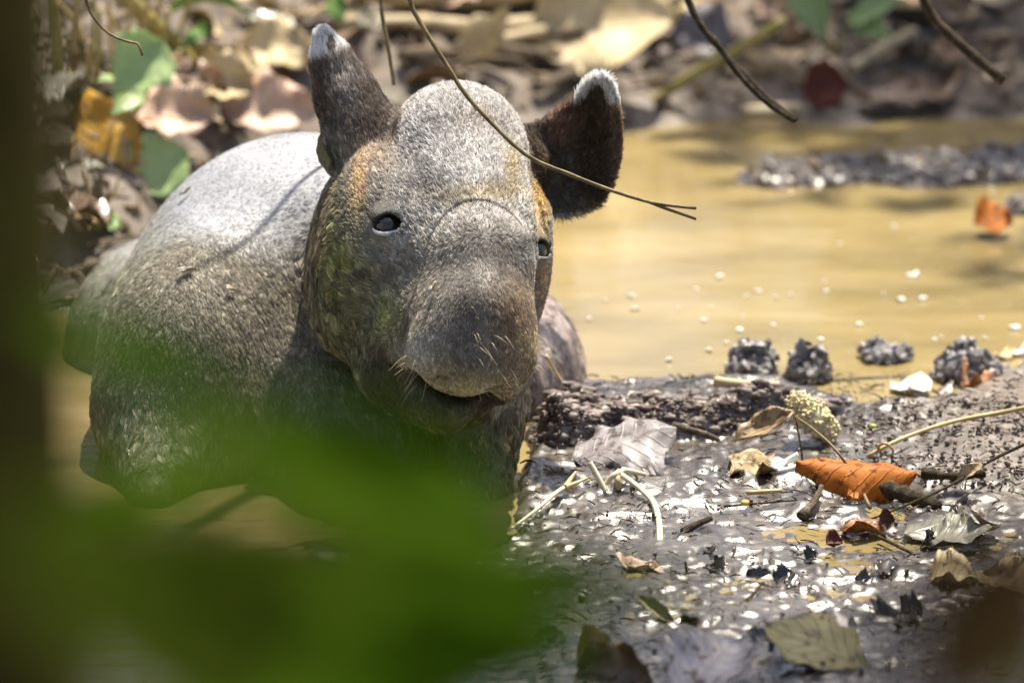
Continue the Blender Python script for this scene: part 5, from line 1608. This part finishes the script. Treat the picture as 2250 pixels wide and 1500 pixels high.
obj('crown', leaf_cloud(sb, 900, .11, 42, org), LEAFM, tree)

# undergrowth and trees beyond the bank
def shrub(x, y, h, r, seed, label):
    o_ = np.array([x, y, ground_h(x, y)])
    t = empty('shrub', tuple(o_)); tag(t, label, 'shrub', 'undergrowth beyond the bank')
    rnd = random.Random(seed)
    for k in range(4):
        a = rnd.uniform(0, 6.28)
        mb = MB(); mb.tube(spline([(0, 0, -.05), (.2 * r * math.cos(a), .2 * r * math.sin(a), h * .5), (.6 * r * math.cos(a), .6 * r * math.sin(a), h * .9)], 9), [.014 - .001 * i for i in range(9)], 6); mb.build('stem', BARK, t)
    bl = [(o_ + np.array([rnd.uniform(-.5, .5) * r, rnd.uniform(-.5, .5) * r, h * rnd.uniform(.3, .85)]), (r * .6, r * .6, h * .3)) for _ in range(5)]
    obj('foliage', leaf_cloud(bl, 900, .13, seed, o_), LEAFM, t)
for i, (x, y, h, r) in enumerate([(-2.4, 3.8, 1.1, .9), (-.9, 4.8, .8, .9), (.9, 4.9, .8, .9), (2.5, 4.0, 1.1, 1.0), (-3.6, 6.0, 2.2, 1.4), (3.6, 6.2, 2.2, 1.5)]):
    shrub(x, y, h, r, 60 + i, 'leafy green shrub growing beyond the top of the bank')
for i, (x, y, h, r) in enumerate([(-4.6, 7.5, 8, .18), (5.0, 8.0, 8, .16), (7.0, 10.5, 9, .2), (-7.5, 9, 9, .2)]):
    o_ = np.array([x, y, ground_h(x, y)])
    t = empty('forest_tree', tuple(o_)); tag(t, 'tall forest tree standing back from the pool', 'tree', 'forest trees behind the pool')
    mb = MB(); mb.tube(spline([(0, 0, -.1), (.1, 0, h * .4), (-.05, .1, h * .75), (.1, .1, h)], 20), [r * (1 - .03 * k) for k in range(20)], 12, rough=.05, seed=i); mb.build('trunk', BARK, t)
    rnd = random.Random(i)
    bl = [(o_ + np.array([rnd.uniform(-1.6, 1.6), rnd.uniform(-1.2, 1.2), h * rnd.uniform(.55, 1.0)]), (1.2, 1.2, .9)) for _ in range(7)]
    obj('crown', leaf_cloud(bl, 1300, .24, 80 + i, o_), LEAFM, t)

# sapling out of focus close to the camera
def sapling(label, d, stem_px, leaves, mat, seed, bark=TWIG, name='sapling'):
    """leaves: (base px, tip px, width px, roll, extra distance)"""
    g = fg(stem_px[0][0], stem_px[0][1], d); gz = ground_h(g[0], g[1])
    org = np.array([g[0], g[1], gz])
    t = empty(name, tuple(org)); tag(t, label, 'plant')
    pts = [np.array([0, 0, -.03])] + [fg(x, y, d) - org for x, y in stem_px]
    mb = MB(); mb.tube(spline(pts, 20), [.004 - .00012 * i for i in range(20)], 7); mb.build('stem', bark, t)
    for k, (b0, t0, Wp, roll, dd) in enumerate(leaves):
        p = fg(b0[0], b0[1], d + dd); q = fg(t0[0], t0[1], d + dd - .02)
        me_ = leaf_mesh('leaf', float(np.linalg.norm(q - p)), Wp * PX * d / DIST, fold=.12, curl=-.06, droop=.03, wave=.05, seed=seed + k, pet=.12, pw=.85, nu=18)
        o = obj('leaf', me_, mat); frame(o, p, q, roll)
        o.parent = t; o.matrix_parent_inverse = Matrix.Translation(-Vector(org))
    return t
sapling('out-of-focus green sapling with broad leaves close in front of the tapir', 2.2, [(420, 2600), (440, 1700), (470, 1150), (500, 900)],
        [((60, 690), (610, 905), 150, .9, 0), ((500, 945), (1150, 1150), 280, .9, .03), ((480, 1235), (1600, 1300), 220, .9, .05), ((380, 1560), (1290, 1400), 380, .8, -.05), ((650, 960), (60, 1120), 140, .6, -.1)], FGLEAF, 700)
sapling('blurred dark olive plant low in front at the left', 1.6, [(150, 3300), (260, 2000), (300, 1500)],
        [((640, 1600), (-20, 1120), 460, .8, 0), ((300, 1560), (800, 1130), 420, .8, .05), ((200, 1500), (140, 900), 330, .6, .1), ((560, 1480), (80, 1330), 420, .8, .06), ((720, 1330), (60, 1180), 380, .8, .1), ((820, 1230), (300, 1160), 240, .8, .14)], mat_leaf('dull_olive_leaf', (0.022, 0.036, 0.0008), (0.034, 0.055, 0.001), (0.04, 0.06, 0.002), trans=.25, rough=.9, spec=.05), 720)
sapling('blurred brown and green plant low in front at the right', 1.55, [(2150, 2900), (2200, 2000), (2240, 1560)],
        [((2340, 1180), (1960, 1620), 440, .8, 0)], mat_leaf('dead_brown_leaf', (0.022, 0.013, 0.004), (0.045, 0.028, 0.010), (0.03, 0.02, 0.008), trans=.1, rough=.9, spec=.05), 740)
sapling('blurred green shoot in the lower right corner', 2.0, [(2300, 2900), (2290, 2000), (2290, 1600)],
        [((2330, 1560), (2150, 1400), 150, .8, 0)], FGLEAF, 760)
